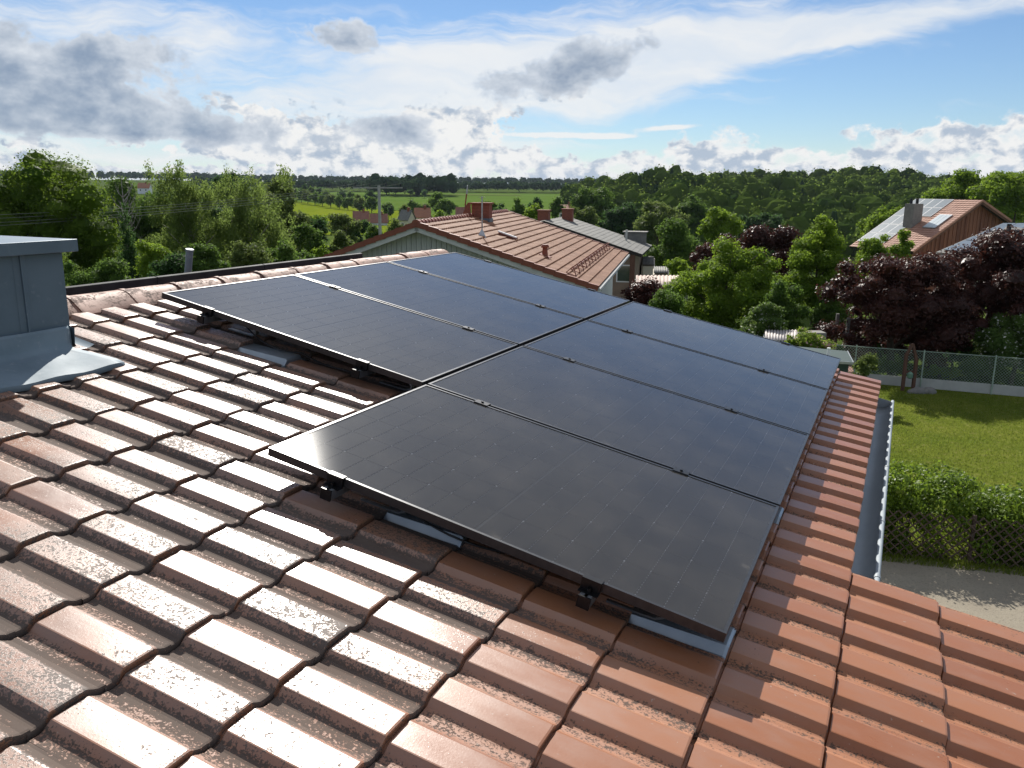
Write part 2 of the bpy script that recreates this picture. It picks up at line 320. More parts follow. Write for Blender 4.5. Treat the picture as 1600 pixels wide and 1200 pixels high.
G_GROUND = ground_mat('meadow_ground', (.050, .080, .018), (.075, .105, .025), (.05, .06, .02), .05, 1.2, .5, .2)
G_LAWN = ground_mat('lawn_grass', (.078, .108, .016), (.128, .146, .026), (.17, .165, .055), .45, 5, .9, .03)
G_FIELD_Y = ground_mat('mown_field', (.125, .165, .012), (.150, .180, .016), (.10, .14, .012), .03, .4, .3, .1, stretch=(1, .2, 1))
G_FIELD_G = ground_mat('crop_field', (.072, .125, .022), (.088, .140, .028), (.10, .14, .035), .02, .3, .3, .1, stretch=(.15, 1, 1))
G_FIELD_B = ground_mat('bare_strip', (.18, .15, .08), (.15, .14, .07), (.12, .13, .05), .02, .3)
G_PATH = ground_mat('gravel_path', (.29, .26, .205), (.25, .22, .175), (.18, .16, .125), .8, 26, .6, .012)
NA = 220
aa = np.concatenate([np.linspace(-180, -50, 30)[:-1], np.linspace(-50, 50, 161), np.linspace(50, 180, 30)[1:]])
rr = np.concatenate([[.5], np.linspace(3, 60, 20), np.geomspace(66, 6500, 60)])
A_, R__ = np.meshgrid(np.radians(aa), rr)
grid_sheet('ground', np.stack([np.sin(A_) * R__, np.cos(A_) * R__], -1), G_GROUND)
def sector(name, az0, az1, r0, r1, mat, off, na=40, nr=24):
    """a field: a sheet lying on the terrain between two bearings; r0, r1 may depend on bearing"""
    a = np.linspace(R_(az0), R_(az1), na); XY = np.zeros((nr, na, 2))
    for k, q in enumerate(a):
        ra = r0(math.degrees(q)) if callable(r0) else r0; rb = r1(math.degrees(q)) if callable(r1) else r1
        rs = np.linspace(ra, rb, nr); XY[:, k, 0] = np.sin(q) * rs; XY[:, k, 1] = np.cos(q) * rs
    return grid_sheet(name, XY, mat, off)
sector('field', -26, -6, lambda a: 235, lambda a: float(np.interp(a, [-26, -15, -6], [640, 560, 395])), G_FIELD_Y, .18)
sector('field', -15.5, 9, lambda a: float(np.interp(a, [-15.5, -7, -3, 9], [566, 420, 300, 260])), 850, G_FIELD_G, .16, 60, 30)
sector('field_strip', -9, 0.5, 745, 762, G_FIELD_B, .5, 30, 3)

# ------------------------------------------------------------------ our house: roof, tiles, ridge, chimney, gutter
def RP(v, u, h=0.0):          # roof coordinates: v down the slope, u along the eave, h above the panel plane
    return ROOF_T @ Vector((v, u, h))
rng = random.Random(7)
house = thing('house', (RP(1.5, 1.0).x, RP(1.5, 1.0).y, 0), 'red tiled house roof in the foreground carrying the solar panels', 'house')
UF, UN = 4.85, -4.6           # far verge, near end
UX = 1.075                    # far verge of the part whose roof reaches further down
mb = MB()
def slab(m, v0, v1, u0, u1, h0, h1): m.box(v0, v1, u0, u1, h0, h1)
slab(mb, -.36, 3.79, UX - .02, UF - .03, -.22, -.185); slab(mb, -.36, 5.10, UN, UX - .021, -.22, -.185)
roof = mb.build('roof', UNDER, house, ROOF_T)
roof_frame = roof
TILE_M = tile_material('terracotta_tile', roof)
# opposite slope (falls away behind the ridge)
th = 2 * math.asin(.198)
OPP = ROOF_T @ Matrix.Translation((-.36, 0, -.17)) @ Matrix.Rotation(-th, 4, 'Y') @ Matrix.Rotation(math.pi, 4, 'Z')
# tile mesh: profile across, lower end raised over the next course
PRO = [(-.056, -.0225), (-.036, -.0235), (-.020, -.020), (-.005, -.004), (-.002, -.0008), (.0015, .000), (.05, .0004), (.092, .0), (.098, -.002), (.112, -.0105), (.128, -.018), (.149, -.0195)]
TILT = .012
def tile_mesh(name, vr):
    r = random.Random(vr); ch = [r.uniform(-.0012, .0012) for _ in PRO]
    rows = []
    for (x, dz) in ((-.365, -.016), (-.3165, -.0125), (-.3125, -.0015), (-.12, r.uniform(-.0006, .0006)), (-.007, 0), (-.0015, -.0016), (0, -.006), (-.001, -.036)):
        rows.append([(x, y, z + dz + TILT * x / PV + c * .25) for (y, z), c in zip(PRO, ch)])
    m = MB(); m.sheet(rows)
    SE = (rows[0][-1], rows[2][-1], rows[4][-1], rows[6][-1])
    m.add([*SE, *[(q[0], q[1], q[2] - .008) for q in SE]], [(0, 1, 5, 4), (1, 2, 6, 5), (2, 3, 7, 6)])
    me = bpy.data.meshes.new(name); me.from_pydata(m.v, [], m.f)
    bm = bmesh.new(); bm.from_mesh(me)
    bmesh.ops.recalc_face_normals(bm, faces=bm.faces)
    if sum(f.normal.z for f in bm.faces) < 0: bmesh.ops.reverse_faces(bm, faces=bm.faces)
    bm.to_mesh(me); bm.free()
    me.polygons.foreach_set('use_smooth', [True] * len(me.polygons)); me.set_sharp_from_angle(angle=R_(10)); me.materials.append(TILE_M)
    return me
TM = [tile_mesh('tile', k) for k in range(6)]
PW, PL, GU, GV = 1.134, 1.722, .02, .03
def under_panel(v, u):
    lo = 1.76 < v < 3.47 and .12 < u < 4.60; hi = .02 < v < 1.72 and 1.26 < u < 4.60
    return lo or hi
spots = []
METAL_T = set()
for k in range(-8, 9):
    v = V0 + PV * k
    for m_ in range(-20, 29):
        u = U0 + PU * m_
        if u + .15 > UF + .02: continue
        if k > 4 and u + .1 > UX: continue
        if v > 5.12: continue
        if u + .1 < .42 and -.64 < u + .1 and v - .25 < .24: continue        # chimney stands here
        spots.append((k, m_, v, u))
camR = ROOF_T.inverted() @ Vector((0, 0, EYE))
def size_px(s):
    k, m_, v, u = s
    p = RP(v - .16, u + .05, TZ); c = CAM.inverted() @ p
    if c.z > -.15: return 0
    X, Y = 800 - F * c.x / c.z, 600 + F * c.y / c.z
    if not (-60 < X < 1660 and 200 < Y < 1270): return 0
    a = (F / -c.z) ** 2 * abs((camR.z - TZ) / (p - Vector((0, 0, EYE))).length)
    if under_panel(v - .16, u + .05): a *= .02
    return a
METAL = {(0, 5), (3, 5), (-5, 10), (-2, 10), (0, 11), (3, 11)}
spots.sort(key=size_px, reverse=True)
far_v, far_q, nb = [], [], 0
npick = 0
for i, s in enumerate(spots):
    k, m_, v, u = s
    if (k, m_) in METAL: continue
    me = TM[rng.randrange(6)]
    ML = Matrix.Translation((v + rng.uniform(-.003, .003), u + rng.uniform(-.0025, .0025), TZ + rng.uniform(-.0015, .002))) @ Matrix.Rotation(rng.gauss(0, .006), 4, 'Z') @ Matrix.Rotation(rng.gauss(0, .007), 4, 'X') @ Matrix.Rotation(rng.gauss(0, .004), 4, 'Y')
    if npick < 298 and size_px(s) > 0:
        npick += 1
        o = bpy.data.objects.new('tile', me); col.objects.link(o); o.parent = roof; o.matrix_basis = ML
    else:
        n = len(me.vertices); co = np.empty(n * 3); me.vertices.foreach_get('co', co); co = co.reshape(-1, 3)
        Mn = np.array(ML); far_v.append(co @ Mn[:3, :3].T + Mn[:3, 3])
        far_q += [tuple(q + nb for q in p.vertices) for p in me.polygons]; nb += n
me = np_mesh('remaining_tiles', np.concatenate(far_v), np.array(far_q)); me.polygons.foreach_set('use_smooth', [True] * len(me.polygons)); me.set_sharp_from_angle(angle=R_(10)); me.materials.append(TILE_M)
tag(link('remaining_tiles', me, roof, ROOF_T), 'roof tiles under the panels and outside the view', None, None, 'stuff')
# the far slope behind the ridge, tiled as corrugated courses (falls away from view)
m = MB()
for k in range(12):
    rows = []
    for x, z in ((k * PV - .02, -.025), (k * PV + PV, 0), (k * PV + PV, -.03)):
        rows.append([(x, y, z + (0 if j % 4 in (0, 1) else -.034)) for j, y in enumerate(np.linspace(-UF, -UN, 188))])
    m.sheet(rows)
m.box(-.05, 12 * PV - .05, -UF + .02, -UN - .02, -.12, -.075)
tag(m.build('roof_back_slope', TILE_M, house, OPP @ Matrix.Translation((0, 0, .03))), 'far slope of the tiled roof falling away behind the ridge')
# ridge tiles
RPRO = [(.140, -.168), (.138, -.138), (.118, -.122), (.060, -.094), (.035, -.083), (0, -.079), (-.035, -.083), (-.06, -.094), (-.118, -.13), (-.145, -.17), (-.148, -.2)]
def ridge_mesh(vr):
    r = random.Random(vr); m = MB(); rows = []
    for y, g in ((-.012, .005), (.02, .005), (.030, .0), (.2, r.uniform(-.002, .002)), (.385, -.003)):
        rows.append([(x * (1 + g * 4), y, z + g) for x, z in RPRO])
    m.sheet(rows); rr_ = rows[0]
    m.sheet([rr_, [(x * .93, y, z - .012) for x, y, z in rr_]])
    me = m.mesh('ridge_tile', 30); 
    bm = bmesh.new(); bm.from_mesh(me)
    if sum(f.normal.z for f in bm.faces) < 0: bmesh.ops.reverse_faces(bm, faces=bm.faces)
    bm.to_mesh(me); bm.free(); return me
def ridge_mat():
    m, t, b = new_mat('ridge_tile_clay'); oc = nd(t, 'ShaderNodeTexCoord', object=roof).outputs['Object']
    soft = nz(t, oc, 5, 5, .6); c = mixc(t, sm(t, soft, .3, .7), (.33, .175, .125), (.235, .115, .080))
    st = sm(t, mt(t, 'ADD', mt(t, 'MULTIPLY', nz(t, vmap(t, oc, (1, .6, 1)), 11, 6, .7), .6), mt(t, 'MULTIPLY', nz(t, oc, 70, 4, .65), .4)), .485, .585)
    c = mixc(t, mt(t, 'MULTIPLY', st, .8), c, (.055, .042, .036))
    setp(t, b, base=c, rough=mt(t, 'ADD', .62, mt(t, 'MULTIPLY', st, .25)), spec=.4, normal=bump(t, nz(t, oc, 90, 5, .65), .35, .003)); return m
RIDGE_M = ridge_mat()
RM = [ridge_mesh(k) for k in range(3)]
u = -4.5
while u < 4.75:
    if u > -4.6:
        o = bpy.data.objects.new('ridge_tile', RM[rng.randrange(3)]); col.objects.link(o); o.parent = roof
        if not o.data.materials: o.data.materials.append(RIDGE_M)
        o.matrix_basis = Matrix.Translation((-.335 + rng.uniform(-.004, .004), u, rng.uniform(-.004, .004))) @ Matrix.Rotation(rng.gauss(0, .01), 4, 'Z')
    u += .38
# ridge end disc
m = MB(); m.prism([(x * .97, 0, z) for x, z in RPRO], (0, .015, 0)); m.build('ridge_end_cap', RIDGE_M, roof, ROOF_T @ Matrix.Translation((-.335, 4.80, -.003)))
# walls under the roof
m = MB(); a = RP(3.55, UN + .4, -.3); 
def wall_poly(pts_vu, top_off=-.26):
    lo = []; 
    for (v0, u0), (v1, u1) in zip(pts_vu, pts_vu[1:] + pts_vu[:1]):
        A, B = RP(v0, u0, top_off), RP(v1, u1, top_off)
        n = Vector((B.y - A.y, -(B.x - A.x), 0)).normalized() * .12
        m.prism([(A.x, A.y, -.3), (B.x, B.y, -.3), B, A], n)
wall_poly([(-.36, UF - .25), (-.36, UN + .3), (4.75, UN + .3), (4.75, UX - .3), (3.4, UX - .3), (3.4, UF - .25)])
tag(m.build('wall', PLASTER, house), None)
# gable triangle behind the ridge is closed by the back slope; verge boards
m = MB(); m.box(-.34, 3.79, UF - .028, UF - .004, -.26, -.155); m.build('verge_board', DARKSTEEL, roof, ROOF_T)
m = MB(); m.box(3.83, 5.1, UX - .02, UX - .002, -.26, -.19); m.build('verge_board', DARKSTEEL, roof, ROOF_T)
m = MB(); m.box(3.765, 3.786, UX + .01, UF - .04, -.33, -.205); m.build('eave_board', DARKSTEEL, roof, ROOF_T)
# dark rail and pipe behind the ridge
m = MB()
for a_, b_ in ((.2, 1.72), (1.725, 2.75), (2.755, 4.05)): m.box(-.66, -.63, a_, b_, -.235, -.128)
m.build('edge_strip', DARKSTEEL, roof, ROOF_T, bevel=.004)
m = MB(); m.tube([(-1.0, 2.36, -.5), (-1.0, 2.36, -.075)], .026, 14); m.tube([(-1.0, 2.36, -.085), (-1.0, 2.36, -.07)], .029, 14)
m.build('vent_pipe', ZINC, roof, ROOF_T, smooth=40)

# metal-clad chimney with cap and apron
yaw = math.atan2(ROOF_T[0][1], ROOF_T[1][1])           # heading of the eave direction
b0 = RP(.236, .398, TZ)
CH = Matrix.Translation((b0.x, b0.y, 0)) @ Matrix.Rotation(-yaw, 4, 'Z')   # local x = down-slope horizontal, y = along eave
chim = MB(); chim.box(-.66, 0, -.98, 0, 5.2, 5.885)
chimney = chim.build('chimney', ZINC, house, CH, bevel=.004); tag(chimney, 'blue grey metal clad chimney with a flat cap')
m = MB(); m.box(-.71, .05, -1.03, .05, 5.888, 5.945); m.build('chimney_cap', ZINC, chimney, CH, bevel=.003)
m = MB(); m.box(-.735, -.72, -1.03, .05, 5.89, 5.953)
for y in (-.22, -.62):
    m = MB(); m.box(.001, .018, y - .004, y + .004, 5.44, 5.885); m.add([(.001, y - .03, 5.44), (.010, y, 5.44), (.001, y + .03, 5.44), (.001, y - .03, 5.885), (.010, y, 5.885), (.001, y + .03, 5.885)], [(0, 1, 4, 3), (1, 2, 5, 4)])
    m.build('standing_seam', ZINC, chimney, CH)
# apron: upstand against the chimney foot, sheet over the tiles with a soft fold
m = MB(); rows = []
for (dv, h) in ((.232, .105), (.238, .09), (.246, .028), (.26, .008), (.29, .004), (.41, .010), (.51, .016), (.555, .012), (.565, -.012)):
    row = []
    for j in range(25):
        u = -.66 + j * (1.08 / 24); flare = .0
        uu = u if u < .32 else .32 + (u - .32) * (.55 + .45 * (dv - .232) / .33)
        row.append((dv + .004 * math.sin(u * 9), uu + .0, TZ + h + .004 * math.sin(u * 23 + dv * 11) * (dv > .24)))
    rows.append(row)
m.sheet(rows); ap = m.build('apron_flashing', ZINC_AP, chimney, ROOF_T, smooth=50)
sd_ = ap.modifiers.new('t', 'SOLIDIFY'); sd_.thickness = .003
m = MB()
for j in range(7): m.box(.19 + rng.random() * .25, .22 + rng.random() * .28, .50, .50 + .02 + rng.random() * .03, TZ - .03, TZ - .012)
# side gutter strip beside the chimney foot
m = MB(); rows = []
for (u, h) in ((.405, .09), (.411, .01), (.43, -.018), (.49, -.022), (.52, -.010)): rows.append([(v, u, TZ + h) for v in np.linspace(-.2, .236, 6)])
m.sheet(rows); m.build('side_flashing', ZINC, chimney, ROOF_T, smooth=50)

# gutter: half round channel with bead, clips and an end cap
gut = MB(); rows = []
G_R = .072
for u in np.linspace(UX + .01, 4.72, 14):
    rows.append([(3.852 + G_R * math.cos(t), u, -.245 - G_R * 1.05 * math.sin(t)) for t in np.linspace(math.pi, 0, 15)])
gut.sheet(rows)
gutter = gut.build('gutter', ZINC_L, house, ROOF_T, smooth=60); g_s = gutter.modifiers.new('t', 'SOLIDIFY'); g_s.thickness = .002
m = MB(); m.tube([(3.852 + G_R + .007, UX + .01, -.243), (3.852 + G_R + .007, 4.72, -.243)], .0125, 14); m.build('gutter_bead', ZINC_B, gutter, ROOF_T, smooth=60)
for u in (1.34, 2.02, 2.95, 3.9): m = MB(); m.tube([(3.852 + G_R + .007, u - .012, -.243), (3.852 + G_R + .007, u + .012, -.243)], .0148, 14); m.build('bead_joint', ZINC_L, gutter, ROOF_T, smooth=60)
m = MB(); m.prism([(3.852 + G_R * math.cos(t), 4.72, -.245 - G_R * 1.05 * math.sin(t)) for t in np.linspace(math.pi, 0, 15)], (0, .003, 0)); m.build('gutter_end', ZINC_L, gutter, ROOF_T)
for u in (1.3, 2.05, 2.8, 3.55, 4.3):
    m = MB(); pts = [(3.852 + (G_R + .012) * math.cos(t), u, -.245 - (G_R + .012) * 1.05 * math.sin(t)) for t in np.linspace(math.pi, .1, 13)]
    for p, q in zip(pts, pts[1:]): m.bar(p, q, .025, .004, (0, 1, 0))
    m.build('gutter_bracket', ZINC_L, gutter, ROOF_T)
# downpipe
e0 = RP(3.852, 4.55, -.32)
m = MB(); m.tube([e0, (e0.x - .02, e0.y, e0.z - .15), (e0.x - .35, e0.y + .1, e0.z - .5), (e0.x - .35, e0.y + .1, 0)], .04, 12); m.build('downpipe', ZINC_L, gutter, None, smooth=50)

# sheet metal tiles under the roof hooks
mm = MB(); rows = []
for x, dz in ((-.36, -.028), (-.01, .002), (0, -.003), (0, -.03)): rows.append([(x, y, z + dz) for y, z in ((-.056, -.030), (-.03, -.030), (-.012, .0), (.10, .002), (.115, -.028), (.16, -.028))])
mm.sheet(rows); me_mt = mm.mesh('metal_tile')
ZINC_T = simple('bright_sheet', (.36, .40, .44), (.29, .33, .37), 5, .36, metal=.55, bs=.05); me_mt.materials.append(ZINC_T)
for (k, m_) in sorted(METAL):
    o = bpy.data.objects.new('metal_tile', me_mt); col.objects.link(o); o.parent = roof
    o.matrix_basis = Matrix.Translation((V0 + PV * k, U0 + PU * m_, TZ + .002))

# ------------------------------------------------------------------ solar panels
def cell_mat():
    m, t, b = new_mat('mono_cell'); oc = nd(t, 'ShaderNodeTexCoord').outputs['Object']; oi = nd(t, 'ShaderNodeObjectInfo').outputs['Random']
    x, y, z = nd(t, 'ShaderNodeSeparateXYZ', {0: oc}).outputs
    c = mixc(t, oi, (.0105, .0115, .016), (.0155, .0150, .0165))
    fing = mt(t, 'ABSOLUTE', mt(t, 'SUBTRACT', mt(t, 'FRACT', mt(t, 'DIVIDE', y, .0046)), .5))      # fingers along the cell's long way down the slope
    c = mixc(t, sm(t, fing, .36, .48, 0, .30), c, (.16, .17, .19))
    bus = mt(t, 'ABSOLUTE', mt(t, 'SUBTRACT', mt(t, 'FRACT', mt(t, 'ADD', mt(t, 'DIVIDE', y, .0182), .5)), .5))
    setp(t, b, base=c, rough=.45, spec=.3); return m
CELL_M = cell_mat()
def back_mat():
    m, t, b = new_mat('black_backsheet'); oc = nd(t, 'ShaderNodeTexCoord').outputs['Object']
    x, y, z = nd(t, 'ShaderNodeSeparateXYZ', {0: oc}).outputs
    rib = mt(t, 'ABSOLUTE', mt(t, 'SUBTRACT', mt(t, 'FRACT', mt(t, 'DIVIDE', mt(t, 'SUBTRACT', y, .0165 + .0091), .0183)), .5))
    c = mixc(t, mt(t, 'MULTIPLY', sm(t, rib, .38, .44), sm(t, mt(t, 'ABSOLUTE', mt(t, 'SUBTRACT', x, PL / 2)), .008, .010)), (.06, .062, .066), (.75, .76, .77))
    setp(t, b, base=c, rough=.4, spec=.5); return m
MARK_M = simple('solder_mark', (.75, .76, .78), (.6, .61, .63), 30, .4)
BACK_M = back_mat()
def glass_mat():
    m = bpy.data.materials.new('solar_glass'); m.use_nodes = True; t = m.node_tree; t.nodes.clear()
    oc = nd(t, 'ShaderNodeTexCoord').outputs['Object']
    dust = sm(t, nz(t, oc, 3.0, 6, .65), .35, .8)
    fr = nd(t, 'ShaderNodeFresnel', {'IOR': 1.40}).outputs[0]
    nrm = bump(t, nz(t, oc, 420, 2), .05, .0004)
    gl = nd(t, 'ShaderNodeBsdfGlossy', {'Color': (1, 1, 1, 1), 'Roughness': .19, 'Normal': nrm}, distribution='BECKMANN')
    tr = nd(t, 'ShaderNodeBsdfTransparent', {0: (.93, .94, .95, 1)})
    s1 = nd(t, 'ShaderNodeMixShader', {0: mt(t, 'MULTIPLY', fr, .95), 1: tr.outputs[0], 2: gl.outputs[0]})
    x, y, z = nd(t, 'ShaderNodeSeparateXYZ', {0: oc}).outputs
    edge = sm(t, mt(t, 'MINIMUM', mt(t, 'MINIMUM', y, mt(t, 'SUBTRACT', PW, y)), mt(t, 'SUBTRACT', PL, x)), .10, .0)
    smear = mt(t, 'MULTIPLY', edge, sm(t, nz(t, oc, 9, 4, .6), .58, .75))
    df = nd(t, 'ShaderNodeBsdfDiffuse', {0: (.60, .54, .45, 1)})
    s2 = nd(t, 'ShaderNodeMixShader', {0: mt(t, 'ADD', mt(t, 'ADD', .032, mt(t, 'MULTIPLY', dust, .035)), mt(t, 'MULTIPLY', smear, .10)), 1: s1.outputs[0], 2: df.outputs[0]})
    nd(t, 'ShaderNodeOutputMaterial', {0: s2.outputs[0]}); return m
GLASS_M = glass_mat()
fm = MB(); lip = .011; hgt = .032
fm.box(0, PL, 0, lip, -hgt, 0); fm.box(0, PL, PW - lip, PW, -hgt, 0); fm.box(0, lip, lip, PW - lip, -hgt, -.0004); fm.box(PL - lip, PL, lip, PW - lip, -hgt, -.0004)
me_frame = fm.mesh('frame'); me_frame.materials.append(FRAME_M)
gm = MB(); gm.add([(lip, lip, -.0025), (PL - lip, lip, -.0025), (PL - lip, PW - lip, -.0025), (lip, PW - lip, -.0025)], [(0, 1, 2, 3)]); me_glass = gm.mesh('glass'); me_glass.materials.append(GLASS_M)
bm_ = MB(); bm_.box(lip, PL - lip, lip, PW - lip, -.011, -.0075); me_back = bm_.mesh('backsheet'); me_back.materials.append(BACK_M)
CX, CY = .0907, .1815; gx, gy = .0034, .0025
cm = MB(); ch = .006
cm.prism([(ch, 0, -.0070), (CX, 0, -.0070), (CX, CY, -.0070), (ch, CY, -.0070), (0, CY - ch, -.0070), (0, ch, -.0070)], (0, 0, .0015)); me_cell = cm.mesh('cell'); me_cell.materials.append(CELL_M)
PANELS = [(PL + GV, k * (PW + GU)) for k in range(4)] + [(0, k * (PW + GU)) for k in (1, 2, 3)]
PLAB = ['nearest black solar panel of the lower row, its front edge toward the camera', 'second black solar panel of the lower row, counted from the camera', 'third black solar panel of the lower row, counted from the camera', 'farthest black solar panel of the lower row, beside the far verge',
        'nearest black solar panel of the upper row, beside the ridge', 'middle black solar panel of the upper row along the ridge', 'farthest black solar panel of the upper row, in front of the grey gable']
ROWX = []
x = (PL - (18 * CX + 16 * gx + .012)) / 2
for i in range(18):
    ROWX.append(x); x += CX + (gx if i != 8 else .012)
mk = MB(); y0 = (PW - (6 * CY + 5 * gy)) / 2
for i in range(17):
    if i == 8: continue
    xm = ROWX[i] + CX + gx / 2
    for j in range(7):
        ym = y0 + j * (CY + gy) - gy / 2; r_ = .0042 if i % 2 else .0028
        mk.add([(xm - r_, ym, -.0053), (xm, ym - r_, -.0053), (xm + r_, ym, -.0053), (xm, ym + r_, -.0053)], [(0, 1, 2, 3)])
me_mark = mk.mesh('solder_marks'); me_mark.materials.append(MARK_M)
for (v0, u0), lab in zip(PANELS, PLAB):
    P = thing('solar_panel', (0, 0, 0), lab, 'solar panel', 'solar panels on the tiled roof')
    Mp = ROOF_T @ Matrix.Translation((v0, u0, rng.uniform(-.001, .001))); P.matrix_basis = Mp; WM[P.name] = Mp
    for nm, me in (('frame', me_frame), ('glass', me_glass), ('backsheet', me_back), ('solder_marks', me_mark)): link(nm, me, P, Mp)
    y0 = (PW - (6 * CY + 5 * gy)) / 2
    for i in range(18):
        for j in range(6):
            o = bpy.data.objects.new('cell', me_cell); col.objects.link(o); o.parent = P
            if i % 2: o.matrix_basis = Matrix.Translation((ROWX[i] + CX, y0 + j * (CY + gy) + CY, 0)) @ Matrix.Rotation(math.pi, 4, 'Z')
            else: o.matrix_basis = Matrix.Translation((ROWX[i], y0 + j * (CY + gy), 0))
# rails with hooks and clamps
def clamp_mesh(end):
    m = MB()
    if not end:
        m.box(-.035, .035, -.021, .021, .0005, .0045); m.box(-.035, .035, -.008, .008, -.05, .0005); m.tube([(0, 0, .0045), (0, 0, .0105)], .0065, 6)
    else:
        m.box(-.033, .033, -.013, .013, .0005, .0045); m.box(-.033, .033, -.013, -.0025, -.034, .0005); m.box(-.033, .033, -.034, -.0025, -.037, -.034); m.tube([(0, -.022, -.034), (0, -.022, -.020)], .0065, 6)
    return m
me_mid = clamp_mesh(False).mesh('mid_clamp'); me_end = clamp_mesh(True).mesh('end_clamp'); me_mid.materials.append(BLACK_AL); me_end.materials.append(BLACK_AL)
def hook_mesh():
    m = MB(); pts = [(-.16, 0, -.068), (-.02, 0, -.070), (.03, 0, -.075), (.052, 0, -.092), (.052, 0, -.108), (.03, 0, -.122), (-.02, 0, -.126), (-.14, 0, -.130)]
    for p, q in zip(pts, pts[1:]): m.bar(p, q, .030, .007, (0, 0, 1) if abs(p[2] - q[2]) < .012 else (1, 0, 0))
    return m
me_hook = hook_mesh().mesh('roof_hook'); me_hook.materials.append(ALU)
RAILS = [(PL + GV + .31, -.055, 0, 4, 'silver mounting rail under the upper half of the lower panel row'), (PL + GV + 1.295, -.055, 0, 4, 'silver mounting rail under the lower half of the lower panel row'),
         (.345, 1.10, 1, 4, 'silver mounting rail under the ridge side of the upper panel row'), (1.37, 1.10, 1, 4, 'silver mounting rail under the eave side of the upper panel row')]
for v, ua, k0, k1, lab in RAILS:
    ub = 4 * (PW + GU) - GU + .05
    T = thing('mounting_rail', (0, 0, 0), lab, 'rail', 'mounting rails of the solar panels')
    Mr = ROOF_T @ Matrix.Translation((v, ua, 0)); T.matrix_basis = Mr; WM[T.name] = Mr
    m = MB(); L_ = ub - ua                        # C-shaped profile
    m.box(-.020, -.0165, 0, L_, -.074, -.036); m.box(.0165, .020, 0, L_, -.074, -.036); m.box(-.0165, .0165, 0, L_, -.074, -.070); m.box(-.0165, -.006, 0, L_, -.039, -.036); m.box(.006, .0165, 0, L_, -.039, -.036)
    m.build('profile', ALU, T, Mr)
    m = MB(); m.box(-.0215, .0215, -.003, .004, -.0755, -.0345); m.box(-.021, -.0205, -.002, .05, -.075, -.035); m.build('end_cap', BLACK_AL, T, Mr)
    for k in range(k0, k1 + 1):
        if k in (k0, k1):
            uu = k * (PW + GU) - (GU if k == k1 else 0); Mc = ROOF_T @ Matrix.Translation((v, uu, 0))
            if k == k1: Mc = Mc @ Matrix.Rotation(math.pi, 4, 'Z')
            link('end_clamp', me_end, T, Mc)
        else: link('mid_clamp', me_mid, T, ROOF_T @ Matrix.Translation((v, k * (PW + GU) - GU / 2, 0)))
    u = ua + .20
    while u < ub:
        link('roof_hook', me_hook, T, ROOF_T @ Matrix.Translation((v + .17, u, 0))); u += 1.15
# cables clipped below the panels
CABLE = simple('black_cable', (.015, .015, .016), (.01, .01, .011), 20, .5)
for nm, pts, lab in (('cable', [(.55, 1.22, -.05), (.75, 1.19, -.10), (.95, 1.20, -.085), (1.2, 1.23, -.11), (1.5, 1.24, -.06)], 'black cable sagging below the nearest upper panel'),
                     ('cable', [(2.25, .10, -.05), (2.5, .07, -.09), (2.75, .09, -.07), (3.0, .12, -.05)], 'black cable sagging below the nearest lower panel')):
    m = MB(); P = [np.array(q) for q in pts]; fine_p = []
    for i in range(len(P) - 1):
        for s in np.linspace(0, 1, 6)[:-1]: fine_p.append(P[i] * (1 - s) + P[i + 1] * s + np.array([0, 0, -.012 * math.sin(math.pi * s)]))
    m.tube([RP(*q) for q in fine_p], .004, 6); tag(m.build(nm, CABLE, None, None, smooth=60), lab, 'cable')

# ------------------------------------------------------------------ neighbouring houses
def clay_roof(name, c1, c2, rough=.75): return simple(name, c1, c2, 1.6, rough, bs=.25, bd=.01, c3=tuple(q * .62 for q in c1), stretch=(1, 1, 1))
R_RED = clay_roof('neighbour_tiles', (.31, .142, .070), (.24, .105, .053))
R_VERGE = simple('verge_tiles', (.22, .060, .030), (.17, .045, .024), 3, .6)
R_GREY = clay_roof('grey_concrete_tiles', (.165, .160, .145), (.105, .105, .098))
R_FAR = clay_roof('far_red_tiles', (.27, .12, .085), (.20, .085, .062))
R_FAR2 = clay_roof('far_orange_tiles', (.36, .155, .085), (.28, .12, .07))
W_GREY = simple('weathered_boards', (.47, .475, .45), (.38, .385, .365), 2.5, .85, stretch=(8, 8, .4), bs=.2)
W_RED = simple('red_brown_boards', (.170, .062, .032), (.095, .038, .022), 2.2, .8, stretch=(6, 6, .3), bs=.2)
W_BARGE = simple('pale_barge_board', (.50, .50, .47), (.42, .42, .40), 3, .7)
W_WHITE = simple('white_paint', (.74, .75, .76), (.66, .67, .68), 2, .6)
W_CREAM = simple('cream_render', (.60, .54, .44), (.52, .47, .38), 1.5, .9)
BRICK = simple('brick_stack', (.26, .080, .045), (.16, .055, .035), 9, .85, c3=(.10, .04, .03), stretch=(1, 1, 3))
GLASSW = simple('window_glass', (.03, .04, .05), (.05, .06, .07), 1, .08, spec=.8)
STEEL = simple('galvanised_steel', (.45, .46, .47), (.34, .35, .36), 6, .4, metal=.8)
CONC = simple('concrete_stack', (.20, .19, .175), (.15, .145, .135), 4, .85)
TIMBER = simple('post_timber', (.13, .060, .038), (.085, .042, .028), 6, .85, stretch=(4, 4, .5))

